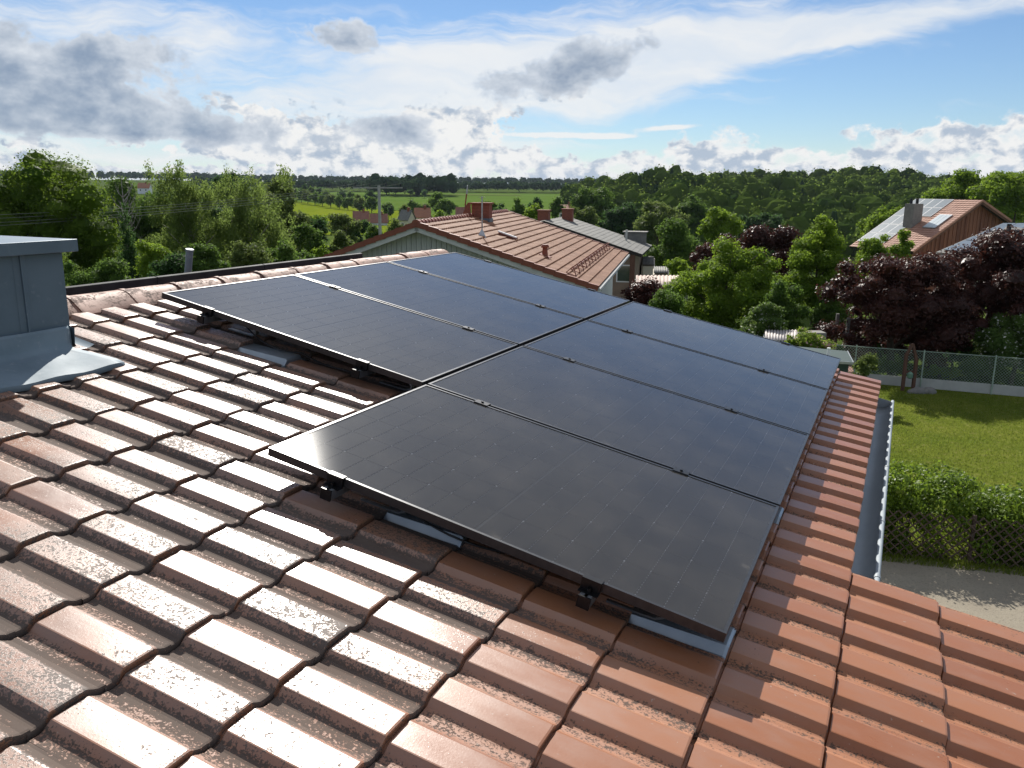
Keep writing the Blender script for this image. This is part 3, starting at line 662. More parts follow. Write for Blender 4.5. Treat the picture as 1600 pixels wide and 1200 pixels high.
def frame_of(ap, yaw):
    return Matrix.Translation((ap[0], ap[1], 0)) @ Matrix.Rotation(-yaw, 4, 'Z')
def slope_frame(M, side, z, ang):
    """x down the slope, y along the ridge, z out of the roof"""
    B = M @ Matrix.Translation((0, 0, z))
    if side > 0: return B @ Matrix.Rotation(ang, 4, 'Y')
    return B @ Matrix.Rotation(math.pi, 4, 'Z') @ Matrix.Rotation(ang, 4, 'Y')
def courses(parent, S, n, pitch, y0, y1, wave, mat, thick=.03, fine_pts=4, name='tile_course'):
    for k in range(n):
        per = max(2, int(round((y1 - y0) / wave))); ys = np.linspace(y0, y1, per * fine_pts + 1); m = MB(); rows = []
        for x, dz in ((k * pitch - .04, -.002), ((k + 1) * pitch, thick), ((k + 1) * pitch, -.01)):
            rows.append([(x, y + (rng.uniform(-.004, .004)), dz + (.022 if (j % fine_pts) in (1, 2) else 0)) for j, y in enumerate(ys)])
        m.sheet(rows); m.build(name, mat, parent, S)

# --- the neighbour with the grey boarded gable
AP = (-2.82, 24.9, 5.12); YAW = R_(11.3); LN = 12.9; SR, SL = R_(17.8), R_(20.0); WR, WL = 5.33, 5.4
M1 = frame_of(AP, YAW)
n1 = thing('neighbour_house', (AP[0], AP[1], gz(AP[0], AP[1])), 'house with grey boarded gable and red tiled roof right behind the panels', 'house')
rf = MB()
for S, wd in ((slope_frame(M1, 1, AP[2], SR), WR / math.cos(SR)), (slope_frame(M1, -1, AP[2], SL), WL / math.cos(SL))): pass
SRf = slope_frame(M1, 1, AP[2], SR); LR = WR / math.cos(SR); SLf = slope_frame(M1, -1, AP[2], SL); LL = WL / math.cos(SL)
m = MB(); m.box(.02, LR - .02, .05, LN - .05, -.16, -.015); roof1 = m.build('roof', UNDER, n1, SRf)
m = MB(); m.box(.02, LL - .02, -LN + .05, -.05, -.16, -.015); roof1b = m.build('roof', UNDER, n1, SLf)
courses(roof1, SRf, 17, LR / 17, .06, LN, .20, R_RED, .046)
courses(roof1b, SLf, 17, LL / 17, -LN, -.06, .40, R_RED, .032)
vm = MB(); vm.box(0, .345, -.03, .10, .0, .055); vm.box(0, .345, -.045, -.03, -.10, .055); me_v = vm.mesh('verge_tile'); me_v.materials.append(R_VERGE)
for S, n_, L_, p_, sg in ((SRf, 17, LR, roof1, 1), (SLf, 17, LL, roof1b, -1)):
    for k in range(n_):
        Mv = S @ Matrix.Translation((k * L_ / n_, 0, .005)) @ Matrix.Rotation(-.07, 4, 'Y')
        if sg < 0: Mv = S @ Matrix.Translation((k * L_ / n_, 0, .005)) @ Matrix.Scale(-1, 4, (0, 1, 0)) @ Matrix.Rotation(-.07, 4, 'Y')
        link('verge_tile', me_v, p_, Mv)
        link('verge_tile', me_v, p_, Mv @ Matrix.Translation((0, LN if True else 0, 0)) @ Matrix.Scale(-1, 4, (0, 1, 0)))
rt = MB(); rows = []
for y, s_ in ((0, 1.12), (.05, 1.12), (.07, 1.0), (.34, .94)): rows.append([(.12 * s_ * math.cos(t), y, .115 * s_ * math.sin(t) - .03) for t in np.linspace(-.2, math.pi + .2, 9)])
rt.sheet(rows); rt.add([rows[0][i] for i in range(9)], [tuple(range(9))]); me_r = rt.mesh('ridge_tile', 40); me_r.materials.append(R_VERGE)
k = 0; y = -.04
while y < LN - .3:
    link('ridge_tile', me_r, roof1, M1 @ Matrix.Translation((0, y, AP[2] + .03))); y += .33
for S, L_, sg in ((SRf, LR, 1), (SLf, LL, -1)):
    m = MB(); y0, y1 = (-.005, .03) if sg > 0 else (-.03, .005); m.box(.0, L_, y0, y1, -.22, -.06); m.build('barge_board', W_BARGE, n1, S)
# gable wall of single boards, set back under the verge
base_z = gz(*AP[:2]) - .3; gy = .42
bw = .155; x = -4.95; boards = MB()
gw = MB(); gw.prism([(-5.0, gy + .03, base_z), (5.0, gy + .03, base_z), (5.0, gy + .03, AP[2] - 5.0 * math.tan(SR) - .2), (0, gy + .03, AP[2] - .2), (-5.0, gy + .03, AP[2] - 5.0 * math.tan(SL) - .2)], (0, .12, 0))
gwall = gw.build('gable_wall', W_GREY, n1, M1)
while x < 4.95:
    x1 = x + bw; zt = lambda q: AP[2] - abs(q) * math.tan(SR if q > 0 else SL) - .19
    m = MB(); d = rng.uniform(0, .008); m.prism([(x + .006, gy - d, 2.0), (x1 - .006, gy - d, 2.0), (x1 - .006, gy - d, zt(x1)), (x + .006, gy - d, zt(x))], (0, .028 + d, 0)); m.build('board', W_GREY, gwall, M1); x = x1
# side wall to the garden: white framed windows, ivy green panel
m = MB(); m.box(4.6, 4.75, gy + .2, LN - .4, base_z, AP[2] - 4.75 * math.tan(SR) - .2); swall = m.build('side_wall', W_WHITE, n1, M1)
m = MB(); m.box(-5.0, -4.85, gy + .2, LN - .4, base_z, AP[2] - 5 * math.tan(SL) - .2); m.build('side_wall', W_CREAM, n1, M1)
m = MB(); m.box(-4.85, 4.6, LN - .55, LN - .4, base_z, 3.2); m.prism([(-4.85, LN - .55, 3.2), (4.6, LN - .55, 3.2), (0, LN - .55, AP[2] - .25)], (0, .15, 0)); m.build('back_wall', W_CREAM, n1, M1)
for y in np.arange(.9, 6.0, .62):
    m = MB(); m.box(4.745, 4.765, y, y + .30, 1.2, 2.95); wd_ = m.build('window', GLASSW, swall, M1)
m = MB(); m.tube([(WR + .03, .0, AP[2] - WR * math.tan(SR) - .06), (WR + .03, LN, AP[2] - WR * math.tan(SR) - .06)], .065, 8); m.build('gutter', W_BARGE, n1, M1)
# snow guards: a row of small triangular hooks
hg = MB(); hg.bar((0, 0, 0), (.12, 0, .20), .045, .018); hg.bar((.26, 0, 0), (.12, 0, .20), .045, .018); hg.bar((.0, 0, .012), (.28, 0, .012), .045, .012); me_h = hg.mesh('snow_guard'); me_h.materials.append(R_VERGE)
for k in range(13): link('snow_guard', me_h, roof1, SRf @ Matrix.Translation((LR - 1.06, .55 + k * .93, .04)) @ Matrix.Scale(1.25, 4))
m = MB(); m.tube([(LR - .90, .3, .22), (LR - .90, LN - .3, .22)], .018, 6); m.build('snow_guard_bar', R_VERGE, roof1, SRf)
# flue cowl on the slope
def on_slope(x, y, h=0.0): return SRf @ Vector((x, y, h))
q = on_slope(3.55, 2.6); m = MB(); m.tube([q, q + Vector((0, 0, .30))], [.10, .075], 12); m.tube([q + Vector((0, 0, .30)), q + Vector((0, 0, .34)), q + Vector((0, 0, .40))], [.12, .13, .09], 12); m.box(-.18, .18, -.18, .18, .03, .06, Matrix.Translation(q) @ SRf.to_3x3().to_4x4()); m.build('flue_cowl', R_VERGE, roof1, smooth=40)
# antenna mast with base plate, white roof hatch, chimney with slanted sheet
q = on_slope(1.55, 2.05); m = MB(); m.tube([q, q + Vector((0, 0, 1.25))], .022, 8); m.tube([q + Vector((-.1, 0, 1.22)), q + Vector((.1, 0, 1.22))], .008, 6); m.add([q + Vector((-.17, -.12, -.02)), q + Vector((.17, -.12, -.1)), q + Vector((.17, .12, -.1)), q + Vector((-.17, .12, -.02)), q + Vector((0, 0, .28))], [(0, 1, 4), (1, 2, 4), (2, 3, 4), (3, 0, 4)]); m.build('antenna_mast', STEEL, roof1)
m = MB(); m.box(1.65, 2.25, 3.9, 4.35, .03, .11); hatch = m.build('roof_hatch', R_VERGE, roof1, SRf); m = MB(); m.box(1.62, 2.28, 3.86, 3.98, .11, .15); m.build('hatch_rim', W_WHITE, hatch, SRf)
m = MB(); m.box(.02, .68, 6.5, 7.0, AP[2] - .5, AP[2] + .44); ck = m.build('chimney', BRICK, n1, M1, bevel=.01)
m = MB(); m.box(-.03, .73, 6.45, 7.05, AP[2] + .44, AP[2] + .50); m.build('chimney_top', BRICK, ck, M1)
m = MB(); m.box(-.01, .71, 6.47, 7.03, AP[2] - .42, AP[2] - .06); m.build('lead_flashing', ZINC, ck, M1)
m = MB(); m.prism([(-.34, 6.35, AP[2] - .05), (-.08, 6.35, AP[2] + .50), (.02, 6.35, AP[2] + .50), (.02, 6.35, AP[2] - .05)], (0, .05, 0)); m.bar((-.16, 6.30, AP[2] + .4), (-.10, 6.30, AP[2] + .85), .04, .04); m.build('stay_plate', BRICK, ck, M1)
m = MB(); m.tube([M1 @ Vector((-.10, 6.3, AP[2] + .80)), M1 @ Vector((-.07, 6.3, AP[2] + 1.10))], [.03, .02], 8); m.build('lightning_rod', STEEL, ck)

# --- the grey roofed house behind it
AP2 = (1.92, 53.7, 4.12); YAW2 = R_(13); S2 = R_(17.3); M2 = frame_of(AP2, YAW2); W2 = 6.2; LN2 = 8.6
n2 = thing('neighbour_house', (AP2[0], AP2[1], gz(*AP2[:2])), 'house with a plain grey tiled roof behind the red tiled neighbour roof', 'house')
S2f = slope_frame(M2, 1, AP2[2], S2); L2 = W2 / math.cos(S2); S2b = slope_frame(M2, -1, AP2[2], S2)
m = MB(); m.box(.0, L2 - .02, .0, LN2, -.2, -.01); r2 = m.build('roof', UNDER, n2, S2f); m = MB(); m.box(.0, L2 - .02, -LN2, 0, -.2, -.01); r2b = m.build('roof', UNDER, n2, S2b)
courses(r2, S2f, 19, L2 / 19, -.03, LN2, .32, R_GREY, .014, 3); courses(r2b, S2b, 19, L2 / 19, -LN2, .03, .6, R_GREY, .03, 2)
bz2 = gz(*AP2[:2]) - .5
m = MB(); m.prism([(-5.6, .35, bz2), (5.6, .35, bz2), (5.6, .35, AP2[2] - 5.6 * math.tan(S2) - .2), (0, .35, AP2[2] - .2), (-5.6, .35, AP2[2] - 5.6 * math.tan(S2) - .2)], (0, LN2 - .7, 0)); w2 = m.build('wall', simple('brown_render', (.26, .19, .14), (.20, .15, .11), 2, .9), n2, M2)
for x in (1.6, 3.2, 4.6):
    m = MB(); m.box(x, x + .9, .33, .36, .4, 1.5); f_ = m.build('window', W_WHITE, w2, M2); m = MB(); m.box(x + .08, x + .82, .318, .332, .48, 1.42); m.build('pane', GLASSW, f_, M2)
m = MB(); m.box(5.45, 5.75, .0, .3, bz2, AP2[2] - 5.7 * math.tan(S2) - .2); m.build('corner_post', TIMBER, n2, M2)
for x, y in ((-.3, 1.2), (.55, 5.4)):
    m = MB(); m.box(x - .35, x + .35, y, y + .7, AP2[2] - .6, AP2[2] + .55); m.box(x - .40, x + .40, y - .05, y + .75, AP2[2] + .55, AP2[2] + .63); m.build('chimney', BRICK, n2, M2)
q = S2f @ Vector((4.9, 5.2, 0)); m = MB(); m.tube([q, q + Vector((0, 0, .75))], .07, 8); m.build('vent_pipe', W_BARGE, n2)
m = MB(); m.box(4.3, 5.8, 7.4, 8.4, AP2[2] - 2.4, AP2[2] - 1.0); m.box(4.2, 5.9, 7.3, 8.5, AP2[2] - 1.0, AP2[2] - .93); m.build('dormer', CONC, n2, M2)

# --- low garden buildings
def lean_to(name, lab, cat, x0, x1, ytop, ybot, Y0, Y1, mat, wave, wallm):
    A, B, C_, D = at(x0, ytop, Y1), at(x1, ytop, Y1), at(x1, ybot, Y0), at(x0, ybot, Y0)
    c = (A + B + C_ + D) / 4; t = thing(name, (c[0], c[1], gz(c[0], c[1])), lab, cat); n = max(8, int(np.linalg.norm(B - A) / wave)) * 4; rows = []
    for P, Q, s in ((A, B, 1), (D, C_, 1)): rows.append([tuple(P * (1 - f_) + Q * f_ + np.array([0, 0, .03 * math.sin(j * math.pi / 2)])) for j, f_ in enumerate(np.linspace(0, 1, n + 1))])
    m = MB(); m.sheet(rows); o = m.build('roof', mat, t, smooth=80); sm_ = o.modifiers.new('t', 'SOLIDIFY'); sm_.thickness = .02
    m = MB(); zb = gz(c[0], c[1]) - .4
    for P, Q in ((A, B), (B, C_), (C_, D), (D, A)):
        n_ = np.array([Q[1] - P[1], -(Q[0] - P[0]), 0]); n_ = n_ / np.linalg.norm(n_) * -.08
        P2, Q2 = P * .94 + c * .06, Q * .94 + c * .06
        m.prism([(P2[0], P2[1], zb), (Q2[0], Q2[1], zb), (Q2[0], Q2[1], Q2[2] - .1), (P2[0], P2[1], P2[2] - .1)], n_)
    m.build('wall', wallm, t); return t
CORR = simple('old_corrugated_sheet', (.40, .33, .29), (.26, .19, .16), 1.3, .8, c3=(.16, .11, .09), stretch=(1, 1, 1))
CORR2 = simple('pale_corrugated_sheet', (.50, .46, .44), (.36, .32, .30), 1.3, .7)
lean_to('shed', 'shed with reddish corrugated roof beside the grey roofed house', 'shed', 994, 1075, 431, 452, 37.5, 40.5, CORR, .17, W_GREY)
lean_to('shed', 'small shed with pale corrugated roof just above the solar panels', 'shed', 1196, 1246, 517, 533, 25, 26.4, CORR2, .09, W_GREY)
lean_to('shed', 'little grey roofed outbuilding tucked behind the grey roofed house', 'shed', 1004, 1022, 401, 414, 58, 60, R_GREY, .4, W_CREAM)
lean_to('shed', 'low grey outbuilding with a flat slab roof beside the yellow green bush', 'shed', 1022, 1044, 417, 427, 50, 52, R_GREY, .4, W_CREAM)
c = at(1043, 458, 36.5); tub = thing('garden_tub', (c[0], c[1], gz(c[0], c[1])), 'white oval garden pool below the corrugated shed roof', 'pool')
m = MB(); zt = c[2]; rows = [[(c[0] + .52 * s_ * math.cos(t), c[1] + .45 * s_ * math.sin(t), z_) for t in np.linspace(0, 2 * math.pi, 25)] for s_, z_ in ((.85, gz(c[0], c[1]) - .05), (1.0, zt), (.9, zt), (.88, zt - .08), (.01, zt - .08))]; m.sheet(rows); m.build('basin', W_WHITE, tub, smooth=40)
# green garden hut by the far verge of our roof
GREEN = simple('dark_green_paint', (.022, .050, .035), (.016, .038, .028), 5, .5)
A = at(1333, 566, 19.0); hut = thing('garden_hut', (A[0] - .8, A[1] + .6, 0), 'dark green garden hut with flat roof behind the far roof corner', 'hut')
Mh = Matrix.Translation((A[0], A[1], 0)) @ Matrix.Rotation(R_(-16), 4, 'Z')
m = MB(); m.box(-1.5, -.08, .08, 1.3, 0, A[2] - .04); m.build('wall', GREEN, hut, Mh); m = MB(); m.prism([(-1.6, -.02, A[2] + .02), (0, -.02, A[2] - .03), (0, -.02, A[2]), (-1.6, -.02, A[2] + .06)], (0, 1.45, 0)); m.build('roof', GREEN, hut, Mh); m = MB(); m.box(-1.6, .012, -.035, -.02, A[2] - .05, A[2] + .01); m.box(.0, .014, -.02, 1.43, A[2] - .05, A[2] + .01); m.build('roof_trim', STEEL, hut, Mh)
P = at(1294, 556, 19.3); m = MB(); m.tube([(P[0], P[1], P[2] - .4), (P[0], P[1], P[2] + .17)], .035, 10); m.tube([(P[0], P[1], P[2] + .16), (P[0], P[1], P[2] + .19)], .042, 10); m.build('vent_stub', W_WHITE, hut)

# --- the timber house on the right, with its solar array
AP3 = (42.57, 78.35, 5.31); YAW3 = R_(-27.45); SR3, SL3 = R_(22.0), R_(27.0); WR3, WL3, LN3 = 4.7, 8.6, 6.9
M3 = frame_of(AP3, YAW3)
n3 = thing('timber_house', (AP3[0], AP3[1], gz(*AP3[:2])), 'red brown timber gable house with solar array and skylight on its roof', 'house')
S3r = slope_frame(M3, 1, AP3[2], SR3); S3l = slope_frame(M3, -1, AP3[2], SL3); L3r = WR3 / math.cos(SR3); L3l = WL3 / math.cos(SL3)
R_H3 = clay_roof('timber_house_tiles', (.40, .215, .150), (.31, .155, .105))
m = MB(); m.box(.0, L3r, .05, LN3, -.22, -.01); r3 = m.build('roof', UNDER, n3, S3r); m = MB(); m.box(.0, L3l, -LN3, -.05, -.22, -.01); r3b = m.build('roof', UNDER, n3, S3l)
courses(r3, S3r, 14, L3r / 14, .0, LN3, .6, R_H3, .04, 3); courses(r3b, S3l, 26, L3l / 26, -LN3, 0, .3, R_H3, .04, 3)
for S, L_, sg in ((S3r, L3r, 1), (S3l, L3l, -1)):
    m = MB(); m.box(0, L_, -.03 if sg > 0 else 0, 0 if sg > 0 else .03, -.32, .05); m.build('barge_board', TIMBER, n3, S); m = MB(); m.box(0, L_, -.06 if sg > 0 else .03, -.03 if sg > 0 else .06, -.12, .07); m.build('verge_trim', R_H3, n3, S)
bz3 = gz(*AP3[:2]) - 1.0; x = -8.0; k = 0
m = MB(); m.prism([(-8.0, .55, bz3), (4.3, .55, bz3), (4.3, .55, AP3[2] - 4.3 * math.tan(SR3) - .25), (0, .55, AP3[2] - .25), (-8.0, .55, AP3[2] - 8.0 * math.tan(SL3) - .25)], (0, LN3 - 1.1, 0)); w3 = m.build('gable_wall', W_RED, n3, M3)
W_RED2 = simple('red_brown_boards_pale', (.22, .09, .048), (.14, .058, .032), 2.2, .8, stretch=(6, 6, .3)); 
while x < 4.25:
    x1 = x + .27; zt3 = lambda q: AP3[2] - abs(q) * math.tan(SR3 if q > 0 else SL3) - .25
    m = MB(); m.prism([(x + .012, .55 - .03 - .03 * (k % 2), bz3), (x1 - .012, .55 - .03 - .03 * (k % 2), bz3), (x1 - .012, .55 - .03 - .03 * (k % 2), zt3(x1)), (x + .012, .55 - .03 - .03 * (k % 2), zt3(x))], (0, .03 + .03 * (k % 2), 0)); m.build('board', W_RED if rng.random() < .6 else W_RED2, w3, M3); x = x1; k += 1
PV_M = simple('pale_pv_sheen', (.17, .20, .215), (.13, .155, .17), 1.2, .3, spec=.7)  # bright sky reflection put into the base colour
PV_F = simple('array_frame', (.62, .63, .63), (.55, .56, .56), 5, .6)
SKYL = simple('skylight_pane', (.50, .55, .57), (.40, .45, .47), 1.5, .3, spec=.7)  # pale colour carries the sky's reflection in the panes
for i in range(5):
    for j in range(4):
        m = MB(); x0 = .12 + i * 1.72; y0 = -LN3 + .12 + j * 1.02
        if i >= 2 and j >= 3: continue
        m.box(x0, x0 + 1.66, y0, y0 + .99, .06, .10); p = m.build('array_panel', PV_F, n3, S3l); m = MB(); m.box(x0 + .04, x0 + 1.62, y0 + .04, y0 + .95, .10, .104); m.build('pane', PV_M, p, S3l)
m = MB(); m.box(3.1, 5.6, -2.05, -.75, .05, .14); sky_w = m.build('skylight', STEEL, n3, S3l)
for j in range(3):
    m = MB(); m.box(3.2, 5.5, -2.0 + j * .42, -1.62 + j * .42, .14, .15); m.build('pane', SKYL, sky_w, S3l)
q = S3l @ Vector((5.0, -3.6, 0)); m = MB(); m.box(-.62, .62, -.5, .5, -.9, 1.9, Matrix.Translation(q) @ M3.to_3x3().to_4x4()); ck = m.build('chimney', CONC, n3)
for dx in (-.3, .25): m = MB(); m.tube([q + Vector((dx, 0, 1.9)), q + Vector((dx, 0, 2.35))], .13, 10); m.build('flue', DARKSTEEL, ck)

# --- the pale roofed house at the right edge
n4P = [at(1462, 394, 60), at(1566, 349, 68), at(1700, 349, 70), at(1660, 412, 56)]
c = sum(n4P) / 4; n4 = thing('pale_roofed_house', (c[0], c[1], gz(c[0], c[1])), 'house with pale panelled roof in front of the timber gable, at right edge', 'house')
m = MB(); m.prism(n4P, (0, 0, -.22)); r4 = m.build('roof', CONC, n4)
def n4p(a, b, h=.0):
    A, B, C_, D = n4P; return tuple((A * (1 - a) + D * a) * (1 - b) + (B * (1 - a) + C_ * a) * b + np.array([0, 0, h]))
PV4 = simple('roof_panel_pale', (.16, .19, .21), (.12, .145, .165), 1.5, .25, spec=.7)
for i in range(6):
    for j in range(3):
        a0, a1, b0_, b1_ = .03 + i * .16, .18 + i * .16, .06 + j * .31, .35 + j * .31
        m = MB(); m.prism([n4p(a0, b0_, .05), n4p(a1, b0_, .05), n4p(a1, b1_, .05), n4p(a0, b1_, .05)], (0, 0, .04)); m.build('array_panel', PV4, r4)
m = MB(); zb = gz(c[0], c[1]) - 1
for i in range(4):
    P, Q = n4P[i] * .95 + c * .05, n4P[(i + 1) % 4] * .95 + c * .05; m.prism([(P[0], P[1], zb), (Q[0], Q[1], zb), (Q[0], Q[1], Q[2] - .3), (P[0], P[1], P[2] - .3)], (0, .05, 0))
m.build('wall', W_CREAM, n4)
P = at(1574, 390, 59); m = MB(); m.box(P[0] - .7, P[0] + .7, P[1] - .4, P[1] + .4, P[2] - 1, P[2] + 1.35); ck = m.build('chimney', DARKSTEEL, n4); m = MB(); m.tube([(P[0] - .1, P[1], P[2] + 1.35), (P[0] - .1, P[1], P[2] + 1.75)], .15, 10); m.build('flue', DARKSTEEL, ck)
P = at(1590, 395, 57); m = MB(); m.prism([tuple(P + np.array(q)) for q in ((-.8, -.6, -.15), (1.2, -.6, -.05), (1.2, .9, .5), (-.8, .9, .4))], (0, 0, .1)); m.build('roof_window', PV4, n4)

# --- far houses
def far_house(lab, x0, x1, yr, ye, yb, Y, roofm, wallm, yaw=0.0, gable_left=True, cat='house', wins=2):
    A = at(x0, ye, Y); B = at(x1, ye, Y); wd = B[0] - A[0]; zr = at((x0 + x1) / 2, yr, Y)[2]; ze = A[2]; zb = min(at(x0, yb, Y)[2], gz(A[0], A[1])) - .6; dp = max(wd * .75, 4)
    t = thing('far_house', ((A[0] + B[0]) / 2, Y, gz(A[0], Y)), lab, cat, 'houses across the valley'); M = Matrix.Translation((A[0], Y, 0)) @ Matrix.Rotation(yaw, 4, 'Z')
    m = MB(); m.prism([(.25, 0, zb), (.25, dp, zb), (.25, dp, ze), (.25, dp / 2, zr - .15), (.25, 0, ze)], (wd - .5, 0, 0)); wl_ = m.build('wall', wallm, t, M)
    m = MB(); m.prism([(0, -.3, ze - .12), (0, dp / 2, zr), (0, dp / 2, zr + .2), (0, -.3, ze + .08)], (wd, 0, 0)); m.prism([(0, dp + .3, ze - .12), (0, dp / 2, zr), (0, dp / 2, zr + .2), (0, dp + .3, ze + .08)], (wd, 0, 0)); r = m.build('roof', roofm, t, M)
    m = MB(); m.box(wd * .6, wd * .6 + .7, dp * .4, dp * .4 + .7, zr - .6, zr + .9); m.build('chimney', BRICK, r, M)
    for k in range(wins):
        xx = wd * (k + .6) / (wins + .3); m = MB(); m.box(xx - .5, xx + .5, -.03, .02, ze - 1.9, ze - .7); f_ = m.build('window', W_WHITE, wl_, M); m = MB(); m.box(xx - .4, xx + .4, -.05, -.03, ze - 1.8, ze - .8); m.build('pane', GLASSW, f_, M)
    return t
far_house('far brick red roofed house left of the power pole, in front of the field', 551, 577, 331, 346, 355, 300, R_FAR, W_CREAM, R_(8))
far_house('lower far red roofed house just beside the power pole', 578, 606, 335, 348, 356, 296, R_FAR, W_WHITE, R_(8))
far_house('far house with grey sheet roof left of the grey gable apex', 621, 642, 329, 344, 352, 250, R_GREY, W_CREAM, R_(-28), wins=1)
far_house('far house with orange roof above the grey gable apex', 648, 674, 326, 340, 350, 260, R_FAR2, W_CREAM, R_(12))
far_house('far red roofed house left of the neighbour chimney', 712, 736, 325, 338, 348, 240, R_FAR, W_CREAM, R_(5))
far_house('orange roofed house at the forest edge above the grey roof', 872, 896, 321, 329, 338, 210, R_FAR2, W_CREAM, R_(-10))
far_house('far farmhouse with pale red roof on the horizon behind the big left tree', 214, 233, 286, 294, 300, 620, R_FAR2, W_WHITE, R_(5))

# ------------------------------------------------------------------ power pole and wires
POLE = simple('pole_concrete', (.40, .40, .37), (.30, .30, .28), 3, .85)
pt = at(592, 292, 60); pz = gz(pt[0], pt[1])
pole = thing('power_pole', (pt[0], pt[1], pz), 'tall pale power pole with a wide crossarm behind the grey gable', 'power pole')
m = MB(); m.tube([(pt[0], pt[1], pz - .3), (pt[0], pt[1], pt[2] + .1)], [.135, .10], 10); m.build('shaft', POLE, pole, smooth=50)
ca, cb = at(552, 293.5, 60), at(629, 293.5, 60); m = MB(); m.bar(ca, cb, .07, .07); m.build('crossarm', POLE, pole)
ins = []
for f_ in (.04, .34, .66, .96):
    q = ca * (1 - f_) + cb * f_; m = MB(); m.tube([q + np.array([0, 0, .05]), q + np.array([0, 0, .28])], [.045, .035], 8); m.build('insulator', DARKSTEEL, pole); ins.append(q + np.array([0, 0, .28]))
WIRE = simple('wire', (.20, .22, .18), (.17, .19, .15), 5, .95, spec=0.0)
labs = ['topmost', 'second highest', 'third highest', 'lowest']
for k, (q, yy) in enumerate(zip(ins, (337, 343, 350, 355))):
    e = at(-40, yy, 33); m = MB(); pts = []
    for s in np.linspace(0, 1, 14): p = q * (1 - s) + e * s; p[2] -= .30 * 4 * s * (1 - s); pts.append(p)
    m.tube(pts, .009, 5); tag(m.build('power_line', WIRE), labs[k] + ' of the four thin power lines crossing in front of the left trees', 'wire', 'power lines')

# ------------------------------------------------------------------ foliage
def leaf_quads(rs, C, Rr, n, size, flat=.35, shell=.55, droop=0.0, asp=.6, outw=.7, nr=.45):
    """n small leaf faces spread through clumps at C with radii Rr"""
    w_ = (Rr[:, 0] * Rr[:, 1] * Rr[:, 2]) ** (2 / 3); idx = rs.choice(len(C), n, p=w_ / w_.sum())
    d = rs.normal(size=(n, 3)); d /= np.linalg.norm(d, axis=1)[:, None]
    fr = shell + (1 - shell) * rs.random(n) ** .7
    P = C[idx] + Rr[idx] * d * fr[:, None] + rs.normal(size=(n, 3)) * size * .4
    N = d * outw + rs.normal(size=(n, 3)) * nr + np.array([0, 0, flat]); N /= np.linalg.norm(N, axis=1)[:, None]
    T = rs.normal(size=(n, 3)); T[:, 2] -= droop; T -= N * (T * N).sum(1)[:, None]; T /= np.linalg.norm(T, axis=1)[:, None]
    B = np.cross(N, T); L = size * (.65 + .7 * rs.random(n))[:, None]; W = L * asp
    V = np.stack([P - T * L * .5, P + B * W * .5 + N * L * .06, P + T * L * .5, P - B * W * .5 + N * L * .06], 1).reshape(-1, 3)
    return V
_b = bmesh.new(); bmesh.ops.create_icosphere(_b, subdivisions=2, radius=1.0); ICO_V = np.array([v.co[:] for v in _b.verts]); ICO_F = np.array([[v.index for v in f.verts] for f in _b.faces]); _b.free()
def quads(V): return np.arange(len(V)).reshape(-1, 4)
def crown_clumps(rs, c, R, k, cr, lo=.35):
    d = rs.normal(size=(k, 3)); d /= np.linalg.norm(d, axis=1)[:, None]; d[:, 2] = np.where(d[:, 2] < -.85, -d[:, 2], d[:, 2])
    lump = 1 + .16 * np.sin(d[:, 0] * 5 + rs.random() * 6) + .12 * np.sin(d[:, 2] * 7 + d[:, 1] * 4 + rs.random() * 6)
    C = c + R * d * ((lo + (.88 - lo) * rs.random(k) ** .6) * lump)[:, None]
    r = cr * (.6 + .8 * rs.random(k)); Rr = np.stack([r, r, r * .72], 1) * np.array([1, 1, 1])
    return C, Rr
